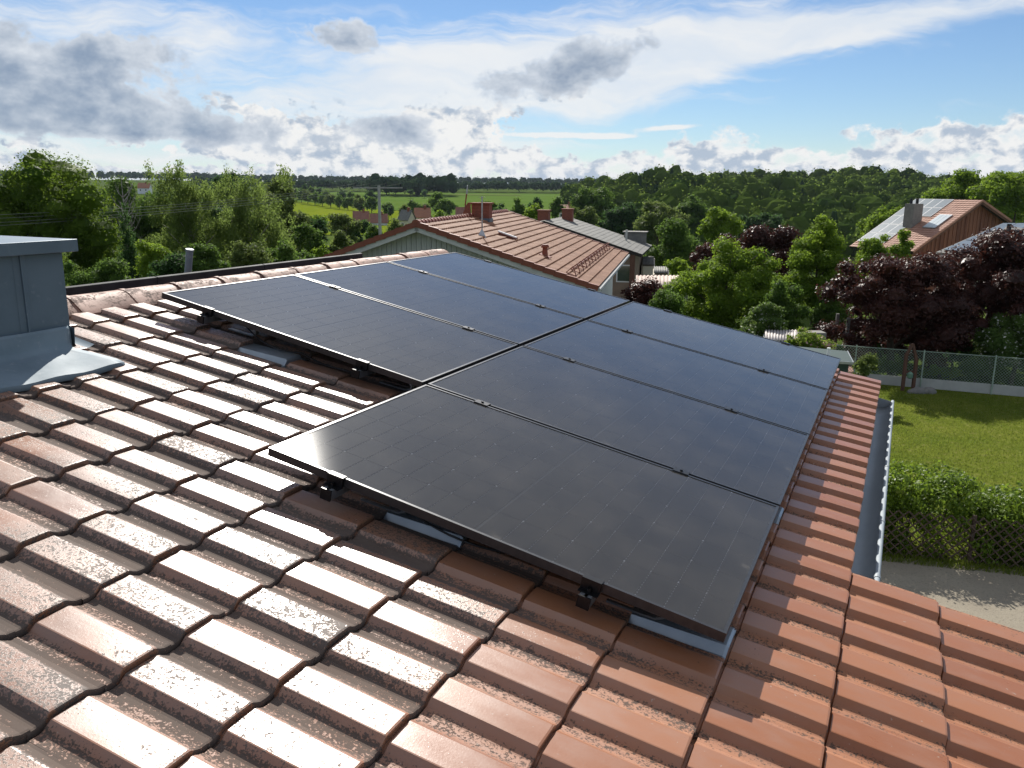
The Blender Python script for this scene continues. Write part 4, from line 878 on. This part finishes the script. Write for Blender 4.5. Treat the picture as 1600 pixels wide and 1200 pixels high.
def put_tree(name, lab, cat, mat, trunkm, X, Y, ztop, zbot, rx, kind='round', leaf=.12, n=9000, k=40, seed=1, group=None, ry=None, crf=.30):
    rs = np.random.default_rng(seed); g = gz(X, Y); zbot = max(zbot, g + .15); ry = ry or rx * .85
    c = np.array([X, Y, (ztop + zbot) / 2]); R = np.array([rx, ry, (ztop - zbot) / 2])
    t = thing(name, (X, Y, g), lab, cat, group); fill = None
    if kind == 'conifer':
        lv = []; nl = int((ztop - zbot) / (R[0] * .22)) + 6; CC, RR = [], []
        for i in range(nl):
            f_ = i / (nl - 1); rad = rx * (1 - f_) ** .85 + .05; nb_ = max(4, int(9 * (1 - f_)) + 3); z = zbot + (ztop - zbot) * f_
            for b_ in range(nb_):
                a = rs.random() * 6.28; q = rs.random() ** .5
                CC.append([X + math.cos(a) * rad * .7 * q, Y + math.sin(a) * rad * .7 * q, z - rad * .25 * q]); s = rad * .36 + .05; RR.append([s, s, s * .55])
        V = leaf_quads(rs, np.array(CC), np.array(RR), n, leaf, .1, .3, 1.2, .4)
    elif kind == 'birch':
        C, Rr = crown_clumps(rs, c, R * np.array([.95, .95, 1]), k, rx * crf, .15); Rr[:, 2] *= 1.7; Rr[:, :2] *= .75
        shoots = rs.integers(3, 6); xs = [X + rs.uniform(-.7, .7) * rx for _ in range(shoots)]
        C = np.concatenate([C, [[x, Y + rs.uniform(-.4, .4) * rx, ztop - rs.random() * .12 * R[2]] for x in xs]]); Rr = np.concatenate([Rr, [[rx * .10, rx * .10, R[2] * .22]] * shoots])
        V = leaf_quads(rs, C, Rr, int(n * .8), leaf, -.1, .2, 1.6, .45)
    elif kind == 'bare':
        V = None
    else:
        C, Rr = crown_clumps(rs, c, R, k, min(rx, R[2]) * crf, .3)
        V = leaf_quads(rs, C, Rr, int(n * .85), leaf, .4, .6); fill = (C, Rr)
    if V is not None:
        V[:, 2] = np.maximum(V[:, 2], g + .03)
        Q = quads(V); Fc = np.concatenate([Q[:, [0, 1, 2]], Q[:, [0, 2, 3]]])
        if fill is not None:                      # leafy bodies inside each clump close the crown
            Vs_, Fs_ = [V], [Fc]; nb_ = len(V)
            for c_, R_v in zip(*fill):
                q_ = c_ + ICO_V * (1 + rs.normal(size=(len(ICO_V), 1)) * .16) * R_v * .60; q_[:, 2] = np.maximum(q_[:, 2], g + .03); Vs_.append(q_); Fs_.append(ICO_F + nb_); nb_ += len(q_)
            V, Fc = np.concatenate(Vs_), np.concatenate(Fs_)
        me = np_mesh('crown', V, Fc); me.polygons.foreach_set('use_smooth', [False] * len(me.polygons)); link('crown', me, t, None, mat)
    m = MB(); hh = ztop - g; tr_ = max(.05, min(.3, rx * .06)); top_f = .93 if kind in ('conifer', 'bare') else .7; zt = g + hh * top_f
    bend = rs.normal(size=2) * rx * .05
    m.tube([(X, Y, g - .1), (X + bend[0], Y + bend[1], g + hh * .35), (X, Y, zt)], [tr_, tr_ * .75, tr_ * .2], 8)
    nl = 34 if kind == 'bare' else (0 if kind == 'conifer' else 9)
    for i in range(nl):
        a = rs.random() * 6.28; f_ = rs.uniform(.3, .9); b0 = np.array([X, Y, g + (zt - g) * f_]); ln = rx * (1.15 - .6 * f_) * rs.uniform(.6, 1)
        b1 = b0 + np.array([math.cos(a) * ln * .5, math.sin(a) * ln * .5, ln * .45]); b2 = b0 + np.array([math.cos(a) * ln * .85, math.sin(a) * ln * .85, ln * (1.1 if kind == 'bare' else .7)])
        m.tube([b0, b1, b2], [tr_ * .35, tr_ * .22, tr_ * .06], 5, False)
        if kind == 'bare':
            for s_ in range(3):
                f2 = rs.uniform(.3, .95); p0 = b1 * (1 - f2) + b2 * f2; m.tube([p0, p0 + np.array([rs.normal() * .25, rs.normal() * .25, .35 + rs.random() * .5]) * rx * .4], [tr_ * .10, tr_ * .03], 4, False)
    m.build('trunk', trunkm, t, smooth=60)
    return t
SEED = [100]
def T(lab, mat, x0, x1, y0, y1, Y, kind='round', name='tree', cat='tree', n=None, leafpx=4.2, k=None, group=None, trunkm=None, crf=.30, dy=None):
    SEED[0] += 1; cx = (x0 + x1) / 2; A = at(cx, y0, Y); rx = (x1 - x0) / 2 * Y / F; zb = at(cx, y1, Y)[2]
    leaf = leafpx * Y / F; rz = max(.2, (A[2] - zb) / 2)
    if n is None:
        n = int(min(38000, max(300, 3.05 * 4 * math.pi * rx * rz * .75 / (leaf * leaf * .3)))); 
    if k is None: k = 46 if (x1 - x0) > 60 else 24
    return put_tree(name, lab, cat, mat, trunkm or BARK, A[0], Y, A[2], zb, rx, kind, leaf, n, k, SEED[0], group, None, crf)
# left side
T('broad bright green leafy tree at the left picture edge, above the chimney', L_MAPLE, -65, 188, 250, 540, 38, n=40000, k=52, crf=.31)
T('slim dark conical conifer to the right of the big left tree', L_DARK, 170, 218, 318, 460, 37, 'conifer', 'conifer', leafpx=4.5)
T('leafless thin tree whose twigs stand up behind the conifer', L_DARK, 150, 225, 262, 420, 46, 'bare', trunkm=BARK_PALE)
T('dull green tree mass filling the gap behind the conifer', L_MID, 130, 275, 284, 470, 62, k=50)
T('tall airy birch with drooping twigs, left of the pair', L_BIRCH, 205, 375, 268, 490, 47, 'birch', n=34000, k=120, crf=.17, trunkm=BARK_PALE, leafpx=3.8)
T('tall airy birch with drooping twigs, right of the pair', L_BIRCH, 295, 470, 270, 480, 50, 'birch', n=34000, k=120, crf=.17, trunkm=BARK_PALE, leafpx=3.8)
T('dark round tree crown peeping up behind the right birch', L_DARK, 318, 384, 267, 335, 120)
T('olive green tree at the right foot of the birches', L_OLIVE, 385, 480, 290, 430, 62, k=50)
T('bright round shrub in front of the left birch, near the ridge', L_BRIGHT, 205, 285, 378, 470, 33, name='shrub', cat='shrub')
T('mid green shrub behind the vent pipe', L_MID, 275, 360, 385, 460, 34, name='shrub', cat='shrub')
T('olive shrub right of the vent pipe', L_OLIVE, 350, 425, 380, 455, 36, name='shrub', cat='shrub')
T('rounded green shrub above the middle of the ridge tiles', L_MID, 415, 470, 372, 440, 41, name='shrub', cat='shrub')
T('large rounded green bush left of the grey gable', L_MID, 448, 503, 346, 410, 58, name='bush', cat='bush')
T('small dark bush behind the large rounded bush', L_DARK, 480, 510, 340, 382, 78, name='bush', cat='bush')
T('pale green conical bush beside the left end of the gable verge', L_OLIVE, 514, 554, 358, 412, 57, name='bush', cat='bush')
T('low bright bush just above the left verge of the gable', L_BRIGHT, 488, 525, 385, 420, 50, name='bush', cat='bush')
T('low bush at the dark edge strip, left of the gable', L_MID, 455, 495, 392, 425, 45, name='bush', cat='bush')
T('spreading olive tree below the bright field', L_OLIVE, 508, 562, 330, 385, 100)
T('dark tree in front of the left far house', L_DARK, 545, 582, 346, 384, 115)
T('green bush at the foot of the power pole', L_MID, 565, 600, 350, 385, 85, name='bush', cat='bush')
T('pale bush right of the power pole', L_OLIVE, 600, 640, 345, 378, 90, name='bush', cat='bush')
T('small bush on the meadow left of the power pole', L_BRIGHT, 478, 515, 335, 368, 130, name='bush', cat='bush')
T('dark shrubs below the birches behind the strip', L_DARK, 235, 300, 400, 465, 30.5, name='shrub', cat='shrub')
# bushes behind the neighbour roof
for (x0, x1, y0, y1, Y, mt_, lab) in ((748, 776, 308, 350, 150, L_MID, 'upright tree just right of the neighbour chimney'), (772, 796, 318, 350, 140, L_DARK, 'small dark bush over the neighbour ridge end'), (792, 824, 312, 352, 135, L_MID, 'mid green bush over the far end of the neighbour roof'), (812, 856, 320, 356, 112, L_BRIGHT, 'bright round bush left of the brick chimneys on the grey roof'), (828, 850, 309, 335, 170, L_DARK, 'dark pointed bush behind the bright round one'), (858, 882, 308, 345, 165, L_MID, 'slim tree left of the orange roofed house'),
                                      (880, 935, 318, 372, 140, L_OLIVE, 'pale olive tree right of the orange roofed house'), (893, 965, 292, 365, 190, L_MID, 'tall rounded tree at the left end of the forest'), (935, 1010, 318, 385, 150, L_DARK, 'dark tree over the grey roof ridge'), (985, 1075, 315, 395, 135, L_OLIVE, 'broad pale tree at the forest foot, above the vent pipe'), (1040, 1115, 305, 375, 165, L_MID, 'dark broad tree at the forest foot left of the bright tree'), (1150, 1230, 330, 400, 150, L_DARK, 'dark tree at the forest foot right of the bright tree')):
    T(lab, mt_, x0, x1, y0, y1, Y, leafpx=3.6)
# garden trees in the middle and on the right
T('bright yellow green tree standing before the dark forest', L_BRIGHT, 1096, 1160, 320, 395, 78, leafpx=3.8)
T('deep green tree right of the grey roof corner', L_MID, 1008, 1105, 352, 445, 62)
T('yellow green bush above the corrugated shed', L_BRIGHT, 1036, 1092, 400, 442, 47, name='bush', cat='bush')
T('purple leaved tree showing left of the big green tree', L_PURP, 1080, 1135, 368, 450, 44)
T('wide purple leaved tree behind the big green tree', L_PURP, 1105, 1280, 356, 445, 47, k=60)
T('big green garden tree in the middle, behind the panels', L_BRIGHT, 1040, 1240, 372, 580, 34, k=95, crf=.22)
T('light green garden tree left of the big purple tree', L_BRIGHT, 1212, 1352, 348, 590, 36, k=80, crf=.22)
T('small green tree in front of the timber house chimney', L_BRIGHT, 1392, 1430, 356, 420, 47)
T('low green tree in front of the timber house array', L_BRIGHT, 1338, 1396, 368, 425, 52)
T('large purple leaved tree over the mesh fence', L_PURP, 1300, 1530, 385, 650, 28.5, k=120, crf=.21, leafpx=4.6)
T('purple leaved tree at the right picture edge', L_PURP, 1420, 1720, 352, 650, 29.4, k=120, crf=.21, leafpx=4.6)
T('reddish bush between the neighbour house and the green tree', L_PURP, 968, 1050, 440, 520, 31, name='bush', cat='bush')
T('dark green bush below the white pool', L_MID, 1005, 1080, 452, 530, 29.5, name='bush', cat='bush')
T('bush with whitish blossom in front of the big green tree', L_FLOW, 1165, 1232, 466, 545, 27, name='bush', cat='bush')
T('pink and white flowering bush beside the small pale shed', L_PINK, 1222, 1300, 512, 570, 23.5, name='bush', cat='bush', leafpx=4.5)
T('jasmine like bush with white flowers at the right fence', L_FLOW, 1528, 1660, 488, 616, 27.0, name='bush', cat='bush')
T('grey green shrub beside the dark green hut', L_OLIVE, 1328, 1376, 552, 612, 24, name='shrub', cat='shrub')
T('low dark shrub behind the mesh fence, left of the arch', L_MID, 1362, 1420, 562, 604, 27.8, name='shrub', cat='shrub')
T('yellow green shrub behind the mesh fence, right of the arch', L_BRIGHT, 1440, 1500, 572, 612, 27.4, name='shrub', cat='shrub')
T('bright green tree behind the left eave of the timber house', L_BRIGHT, 1352, 1432, 322, 400, 98)
T('yellow green tree behind the timber house ridge', L_BRIGHT, 1462, 1560, 268, 350, 120)
T('tall yellow green tree at the right edge behind the pale roofed house', L_BRIGHT, 1535, 1660, 256, 360, 112)
T('pointed dark conifer standing above the yellow green trees', L_DARK, 1520, 1537, 262, 320, 135, 'conifer', 'conifer')
# trees along the field track
row = [(446, 311, 20), (459, 313, 20), (470, 315, 18), (480, 317, 20), (491, 319, 20), (503, 322, 20), (516, 325, 23), (530, 327, 22), (543, 330, 25), (561, 332, 27), (580, 334, 26)]
ordw = ['first', 'second', 'third', 'fourth', 'fifth', 'sixth', 'seventh', 'eighth', 'ninth', 'tenth', 'eleventh']
for i, (x, yb, h) in enumerate(row):
    Y = 540 - i * 15; T(ordw[i] + ' rounded tree from the left in the front row along the field', L_MID if i % 3 else L_OLIVE, x - h * .42, x + h * .42, yb - h, yb + 1, Y, leafpx=2.6, group='trees along the field')
for i, (x, yb, h) in enumerate([(474, 306, 17), (486, 308, 17), (497, 310, 16), (508, 312, 17), (534, 316, 20), (549, 320, 20), (579, 322, 24)]):
    T(ordw[i] + ' tree from the left in the back row along the field', L_MID if i % 2 else L_DARK, x - h * .38, x + h * .38, yb - h, yb, 600 - i * 14, leafpx=2.6, group='trees behind the field row')
for (x0, x1, y0, y1, Y, mt_, lab) in ((634, 661, 311, 342, 300, L_MID, 'round tree behind the far grey sheet roof'), (668, 700, 299, 336, 292, L_MID, 'tallest dark tree in the clump behind the orange roof'), (680, 713, 308, 340, 280, L_MID, 'round green tree at the right of the clump behind the orange roof'), (654, 672, 317, 338, 300, L_OLIVE, 'pale tree in the middle of the clump behind the orange roof'), (596, 616, 314, 336, 320, L_MID, 'round tree right of the power pole on the field edge'), (605, 617, 322, 338, 305, L_DARK, 'small dark round tree right of the power pole'), (621, 640, 317, 338, 305, L_OLIVE, 'pale tree left of the clump on the field edge'), (672, 700, 330, 352, 230, L_BRIGHT, 'low bush below the far orange roof'), (638, 645, 297, 303, 640, L_DARK, 'lone small tree far out on the green field'), (658, 668, 298, 305, 640, L_DARK, 'lone small tree on the green field, right of the other')):
    T(lab, mt_, x0, x1, y0, y1, Y, leafpx=2.8)

# ------------------------------------------------------------------ forests: masses nobody could count
rs = np.random.default_rng(5)
def forest(name, lab, pts, hts, mat, leafpx, cone=False, blobs=3, nleaf=60):
    """each tree: a few lumpy crown bodies with leaf sprays over them"""
    Vs, Fs, tn, nb = [], [], [], 0
    for (x, y), h in zip(pts, hts):
        g = float(ground(x, y)); d = math.hypot(x, y); leaf = max(.5, leafpx * d / F); tint = min(1, max(0, rs.normal(.42, .28)))
        r = h * (.17 if cone else .36) * rs.uniform(.8, 1.25)
        if cone:
            C = np.array([[x, y, g + h * .25], [x, y, g + h * .5], [x, y, g + h * .76]]); Rr = np.array([[r, r, h * .26], [r * .72, r * .72, h * .24], [r * .4, r * .4, h * .24]])
        else:
            C = np.array([x, y, g + h * .56]) + rs.normal(size=(blobs, 3)) * np.array([r * .38, r * .38, h * .10]) * (blobs > 1); q = r * rs.uniform(.62, .92, blobs); Rr = np.stack([q, q, np.maximum(q * .85, h * .3)], 1)
        for c_, R_v in zip(C, Rr):
            dv = ICO_V * (1 + rs.normal(size=(len(ICO_V), 1)) * .13)
            Vs.append(c_ + dv * R_v * .74); Fs.append(ICO_F + nb); nb += len(ICO_V); tn.append(np.full(len(ICO_F), tint * .6))
        L = leaf_quads(rs, C, Rr, nleaf, leaf, .35, .74, 0, .8, .8, .42); Vs.append(L); Q = np.arange(len(L)).reshape(-1, 4) + nb; Fs.append(np.concatenate([Q[:, [0, 1, 2]], Q[:, [0, 2, 3]]])); nb += len(L)
        tn.append(np.tile(np.clip(tint + rs.normal(size=nleaf) * .08, 0, 1), 2))
    me = np_mesh(name, np.concatenate(Vs), np.concatenate(Fs)); me.polygons.foreach_set('use_smooth', [False] * len(me.polygons)); at_ = me.attributes.new('tint', 'FLOAT', 'FACE'); at_.data.foreach_set('value', np.concatenate(tn).astype(np.float32))
    return tag(link(name, me, None, None, mat), lab, 'forest', None, 'stuff')
def scatter(az0, az1, r0, r1, sp):
    out = []
    r = r0
    while r < r1:
        st = sp * (1 + (r - r0) / 900); da = math.degrees(st / r); a = az0
        while a < az1:
            aa_ = R_(a + rs.normal() * da * .3); q = r + rs.normal() * st * .3; out.append((math.sin(aa_) * q, math.cos(aa_) * q)); a += da
        r += st * .9
    return out
P = [p for p in scatter(4.5, 38, 205, 640, 8.6)]
def keep(p):
    a = math.degrees(math.atan2(p[0], p[1])); r = math.hypot(*p)
    return r > np.interp(a, [4.5, 6, 9, 14, 22, 30, 38], [420, 300, 215, 205, 205, 215, 230])
P = [p for p in P if keep(p)]
con = [rs.random() < (.02 + .10 * (math.sin(p[0] * .017) * math.sin(p[1] * .021) > .25)) for p in P]
PB = [p for p, c in zip(P, con) if not c]; PC = [p for p, c in zip(P, con) if c]
forest('broadleaf_forest', 'mixed green forest covering the valley side on the right', PB, rs.uniform(9, 16, len(PB)), L_FOREST, 3.0, False, 4, 140)
forest('conifer_forest', 'dark spruces standing among the broadleaf forest on the valley side', PC, rs.uniform(12, 15.5, len(PC)), L_CONIF, 2.6, True, 3, 90)
P = [p for p in scatter(20, 40, 700, 1100, 13)]
forest('hill_forest', 'wooded hill rising behind the valley at the far right', P, rs.uniform(11, 16, len(P)), L_FOREST, 2.6, False, 1, 36)
P = [p for p in scatter(-9, -4.2, 690, 760, 8)]
forest('field_wood', 'dark wood standing behind the field, above the pole crossarm', P, rs.uniform(13, 19, len(P)), L_CONIF, 2.4, False, 2, 50)
P = [p for p in scatter(-20, 6, 880, 950, 8)]
forest('field_edge_wood', 'long dark wood along the far edge of the fields', P, rs.uniform(10, 14, len(P)), L_CONIF, 2.4, False, 1, 30)
P = [p for p in scatter(-40, 40, 1700, 1900, 18)]
forest('horizon_forest', 'blue dark forest strip along the horizon', P, rs.uniform(15, 24, len(P)), L_CONIF, 2.2, False, 1, 8)
P = [p for p in scatter(-40, -17, 130, 560, 14)]
forest('left_valley_wood', 'green woodland on the slope behind the left trees', P, rs.uniform(6, 9, len(P)), L_FOREST, 2.8, False, 2, 60)

# ------------------------------------------------------------------ garden on the right
def poly_sheet(name, pts, z, mat, n=24):
    A, B, C_, D = [np.array(q, float) for q in pts]; s = np.linspace(0, 1, n); XY = np.array([[(A * (1 - a) + B * a) * (1 - b) + (D * (1 - a) + C_ * a) * b for a in s] for b in s])
    return grid_sheet(name, XY, mat, z)
lawn = poly_sheet('lawn', [(-1, 15.6), (20, 10.6), (26, 21.0), (9.5, 27.9)], .012, G_LAWN, 40)
path = poly_sheet('path', [(1.0, 15.05), (16, 11.05), (14, 3.5), (1.0, 7.0)], .008, G_PATH, 10)
def line_pt(A, B, f_): return np.array(A) * (1 - f_) + np.array(B) * f_
# grass blades on the lawn
rs = np.random.default_rng(9); n = 90000
a = rs.random(n); b = rs.random(n) ** 1.2; Pq = [np.array(q, float) for q in ((5.5, 14.9), (17, 12.2), (22, 22.5), (10.5, 27.2))]
XY = (Pq[0] * (1 - a)[:, None] + Pq[1] * a[:, None]) * (1 - b)[:, None] + (Pq[3] * (1 - a)[:, None] + Pq[2] * a[:, None]) * b[:, None]
h = rs.uniform(.025, .075, n); dr = rs.normal(size=(n, 2)); dr /= np.linalg.norm(dr, axis=1)[:, None]; wd = rs.uniform(.004, .012, n)
g0 = ground(XY[:, 0], XY[:, 1]) + .012
V = np.stack([np.c_[XY - dr * wd[:, None], g0], np.c_[XY + dr * wd[:, None], g0], np.c_[XY + rs.normal(size=(n, 2)) * .02, g0 + h]], 1).reshape(-1, 3)
L_GRASS = leaf_mat('grass_blade', (.062, .088, .012), (.105, .126, .020), .4)
tag(link('grass', np_mesh('grass', V, np.arange(3 * n).reshape(-1, 3)), None, None, L_GRASS), 'short lawn grass growing behind the hedge', 'grass', None, 'stuff')
# hedge behind the lattice fence
FA, FB = np.array([4.4, 14.12]), np.array([11.4, 12.34]); fd = (FB - FA) / np.linalg.norm(FB - FA); fn = np.array([-fd[1], fd[0]])
hg_t = thing('hedge', (*(line_pt(FA, FB, .5) + fn * .75), 0), 'leafy green hedge behind the brown lattice fence', 'hedge')
CC, RR = [], []
for i in range(520):
    s = rs.random(); q = FA + (FB - FA) * s + fn * (.12 + rs.random() ** 1.4 * 1.25); top = np.interp(s, [0, .35, .6, 1], [1.5, 1.40, 1.18, .92]) + .04 * math.sin(s * 31); z = rs.random() ** .75 * (top - .15) + .08
    r = rs.uniform(.14, .26); CC.append([q[0], q[1], z]); RR.append([r, r, r * .8])
V = leaf_quads(rs, np.array(CC), np.array(RR), 84000, .064, .5, .45, .2, .55); V[:, 2] = np.maximum(V[:, 2], .01)
link('foliage', np_mesh('foliage', V, quads(V)), hg_t, None, L_HEDGE)
for i in range(26):
    s = (i + .5) / 26; q = FA + (FB - FA) * s + fn * .75; m = MB(); m.tube([(q[0], q[1], -.05), (q[0] + .03, q[1], .6), (q[0] + rs.normal() * .1, q[1], 1.0)], [.022, .016, .006], 6); m.build('stem', BARK, hg_t)
# lattice fence: every diagonal slat its own piece
LAT = simple('lattice_brown', (.085, .055, .040), (.055, .037, .028), 8, .8)
fz0, fz1 = .03, .86; fe = thing('lattice_fence', (*line_pt(FA, FB, .5), 0), 'low brown diagonal lattice fence in front of the hedge', 'fence'); FL = np.linalg.norm(FB - FA); hh = fz1 - fz0
for sg, off in ((1, 0.0), (-1, .014)):
    s = -hh
    while s < FL:
        a0, a1 = s, s + hh; z0, z1 = (fz0, fz1) if sg > 0 else (fz1, fz0)
        c0, c1 = max(a0, 0), min(a1, FL)
        if c1 - c0 > .12:
            f0, f1 = (c0 - a0) / hh, (c1 - a0) / hh; p0 = FA + fd * c0 - fn * off; p1 = FA + fd * c1 - fn * off; m = MB(); m.bar((p0[0], p0[1], z0 + (z1 - z0) * f0), (p1[0], p1[1], z0 + (z1 - z0) * f1), .022, .010, (fn[0], fn[1], 0)); m.build('slat', LAT, fe)
        s += .165
for s in np.arange(0, FL + .1, 1.75): q = FA + fd * s + fn * .04; m = MB(); m.box(q[0] - .025, q[0] + .025, q[1] - .025, q[1] + .025, -.1, .88); m.build('post', LAT, fe)
# grassy fringe along the fence foot
n = 5200; s = rs.random(n); XY = FA + (FB - FA) * s[:, None] - fn * (rs.random(n)[:, None] ** 1.6 * .32 - .05); h = rs.uniform(.04, .14, n); dr = rs.normal(size=(n, 2)); dr /= np.linalg.norm(dr, axis=1)[:, None]
V = np.stack([np.c_[XY - dr * .008, np.full(n, .008)], np.c_[XY + dr * .008, np.full(n, .008)], np.c_[XY + rs.normal(size=(n, 2)) * .035, h]], 1).reshape(-1, 3)
tag(link('grass', np_mesh('grass', V, np.arange(3 * n).reshape(-1, 3)), None, None, L_GRASS), 'fringe of grass between fence and path', 'grass', None, 'stuff')
# mesh fence with a low concrete base, at the far side of the lawn
MA, MBp = np.array([9.4, 27.85]), np.array([19.5, 23.65]); md = (MBp - MA) / np.linalg.norm(MBp - MA); mn = np.array([-md[1], md[0]]); ML_ = np.linalg.norm(MBp - MA)
mf = thing('mesh_fence', (*line_pt(MA, MBp, .5), 0), 'green wire mesh fence on a low concrete base below the purple tree', 'fence')
PALE = simple('fence_base_concrete', (.46, .46, .43), (.38, .38, .36), 2.5, .85); GW = simple('green_wire', (.36, .44, .36), (.28, .35, .28), 6, .8, spec=.1)
s = 0.0
while s < ML_ - .05:
    e = min(s + 2.0, ML_); p, q = MA + md * (s + .02), MA + md * (e - .02); m = MB(); m.prism([(p[0], p[1], -.05), (q[0], q[1], -.05), (q[0], q[1], .32), (p[0], p[1], .32)], (mn[0] * .06, mn[1] * .06, 0)); m.build('base_slab', PALE, mf)
    m = MB(); p = MA + md * e - mn * .03; m.tube([(p[0], p[1], 0), (p[0], p[1], 1.25)], .024, 8); m.build('post', GW, mf); s = e
m = MB(); s = -.85
while s < ML_:
    for z0, z1 in ((.32, 1.2), (1.2, .32)):
        c0, c1 = max(s, 0), min(s + .84, ML_)
        if c1 > c0: f0, f1 = (c0 - s) / .84, (c1 - s) / .84; p, q = MA + md * c0 + mn * .02, MA + md * c1 + mn * .02; m.bar((p[0], p[1], z0 + (z1 - z0) * f0), (q[0], q[1], z0 + (z1 - z0) * f1), .007, .007)
    s += .09
p, q = MA, MBp; m.bar((p[0], p[1], 1.2), (q[0], q[1], 1.2), .02, .02); wm = m.build('wire_mesh', GW, mf); wm['kind'] = 'stuff'
# wooden arch with a hanging lantern
P = at(1416, 612, 25.9); zg = 0.0
ar = thing('wooden_arch', (P[0], P[1], 0), 'narrow red brown wooden arch with pointed top on the lawn edge', 'arch')
for dx in (-.13, .20): m = MB(); m.box(P[0] + dx - .045, P[0] + dx + .045, P[1] - .045, P[1] + .045, -.05, 1.05 if dx > 0 else 1.2); m.build('post', TIMBER, ar)
m = MB(); m.bar((P[0] + .20, P[1], 1.02), (P[0] + .02, P[1], 1.52), .08, .08, (0, 1, 0)); m.bar((P[0] - .13, P[1], 1.15), (P[0] + .02, P[1], 1.52), .07, .07, (0, 1, 0)); m.build('pointed_top', TIMBER, ar); m = MB(); m.box(P[0] - .085, P[0] + .155, P[1] - .03, P[1] + .03, .58, .66); m.build('crossbar', TIMBER, ar)
m = MB(); m.tube([(P[0] + .03, P[1] - .06, .42), (P[0] + .03, P[1] - .06, .46), (P[0] + .03, P[1] - .06, .58), (P[0] + .03, P[1] - .06, .64)], [.05, .09, .09, .02], 12); tag(m.build('lantern', simple('green_lantern', (.16, .28, .2), (.12, .22, .16), 5, .4), None, None, 40), 'round green lantern hanging in the wooden arch', 'lantern')
# low stones beside the arch
for k in range(7):
    c = at(1424 + k * 5.6, 613 + (k % 2), 25.6); m = MB(); r = .10 + .03 * (k % 3); rows = [[(c[0] + r * 1.2 * s_ * math.cos(t) * (1 + .12 * math.sin(3 * t + k)), c[1] + r * s_ * math.sin(t), z_ * r * 1.3) for t in np.linspace(0, 2 * math.pi, 11)] for s_, z_ in ((1, 0), (1.05, .4), (.75, .85), (.02, 1))]; m.sheet(rows)
    tag(m.build('stone', CONC, None, None, 50), ordw[k] + ' dark stone from the left in the row beside the wooden arch', 'stone', 'stones beside the arch')
P = at(1268, 520, 27); m = MB(); m.box(P[0] - .5, P[0] + .5, P[1], P[1] + .5, 0, P[2]); tag(m.build('raised_bed', CONC, None, None, bevel=.02), 'grey raised garden bed behind the pink flowering bush', 'garden bed')
m = MB(); A, B = at(1318, 512, 28.5), at(1330, 545, 24.5); m.prism([(A[0], A[1], -.02), (A[0] + .4, A[1], -.02), (B[0] + .4, B[1], -.02), (B[0], B[1], -.02)], (0, 0, .34)); tag(m.build('garden_wall', R_FAR, None, None, bevel=.01), 'low brick garden wall left of the big purple tree', 'wall')
P = at(1325, 508, 29); pergola = thing('pergola', (P[0], P[1], 0), 'small pale pergola frame half hidden by the big purple tree', 'pergola')
for dx, dy in ((0, 0), (.8, 0), (0, 1), (.8, 1)): m = MB(); m.box(P[0] + dx - .05, P[0] + dx + .05, P[1] + dy - .05, P[1] + dy + .05, -.05, P[2] + .25); m.build('post', CONC, pergola)
m = MB(); m.bar((P[0], P[1], P[2] + .2), (P[0] + .8, P[1], P[2] + .2), .06, .06); m.build('beam', CONC, pergola)

T('dark tree closing the gap between the two birches', L_DARK, 265, 380, 300, 470, 58, k=40)
T('dense green tree below the left field, behind the shrubs', L_MID, 395, 500, 330, 440, 75)
T('dense green shrub at the chimney, below the big left tree', L_MID, 90, 215, 400, 500, 33, name='shrub', cat='shrub')
T('green shrub between the big green tree and the light green one', L_MID, 1195, 1262, 440, 560, 30, name='shrub', cat='shrub')
T('dark green shrub left of the big purple tree, above the brick wall', L_MID, 1268, 1330, 450, 540, 33, name='shrub', cat='shrub')

for i, (x0, x1, y0, y1, Y, mt_, lab) in enumerate(((1350, 1410, 520, 606, 30.5, L_MID, 'dark green bush behind the mesh fence, below the purple tree at left'), (1400, 1470, 535, 610, 30, L_PURP, 'low purple bush behind the wooden arch'), (1460, 1530, 530, 612, 29.8, L_DARK, 'dark bush behind the mesh fence, right of the wooden arch'), (1495, 1560, 560, 615, 27.2, L_MID, 'green bush left of the white flowered bush at the fence'), (1545, 1650, 520, 612, 31, L_DARK, 'dark bush behind the white flowered bush'))):
    T(lab, mt_, x0, x1, y0, y1, Y, name='bush', cat='bush')
# ------------------------------------------------------------------ air
m = MB(); m.box(-6800, 6800, -6800, 6800, -18, 62); hz = m.build('haze', [])
hz.data.materials.clear(); hm = bpy.data.materials.new('haze_air'); hm.use_nodes = True; t = hm.node_tree; t.nodes.clear()
pv = nd(t, 'ShaderNodeVolumePrincipled', {'Color': (.72, .84, 1.0, 1), 'Density': .00005, 'Anisotropy': 0.0})
t.links.new(pv.outputs[0], nd(t, 'ShaderNodeOutputMaterial').inputs['Volume']); hz.data.materials.append(hm); hz['kind'] = 'stuff'; hz['label'] = 'thin bluish summer haze over the valley'
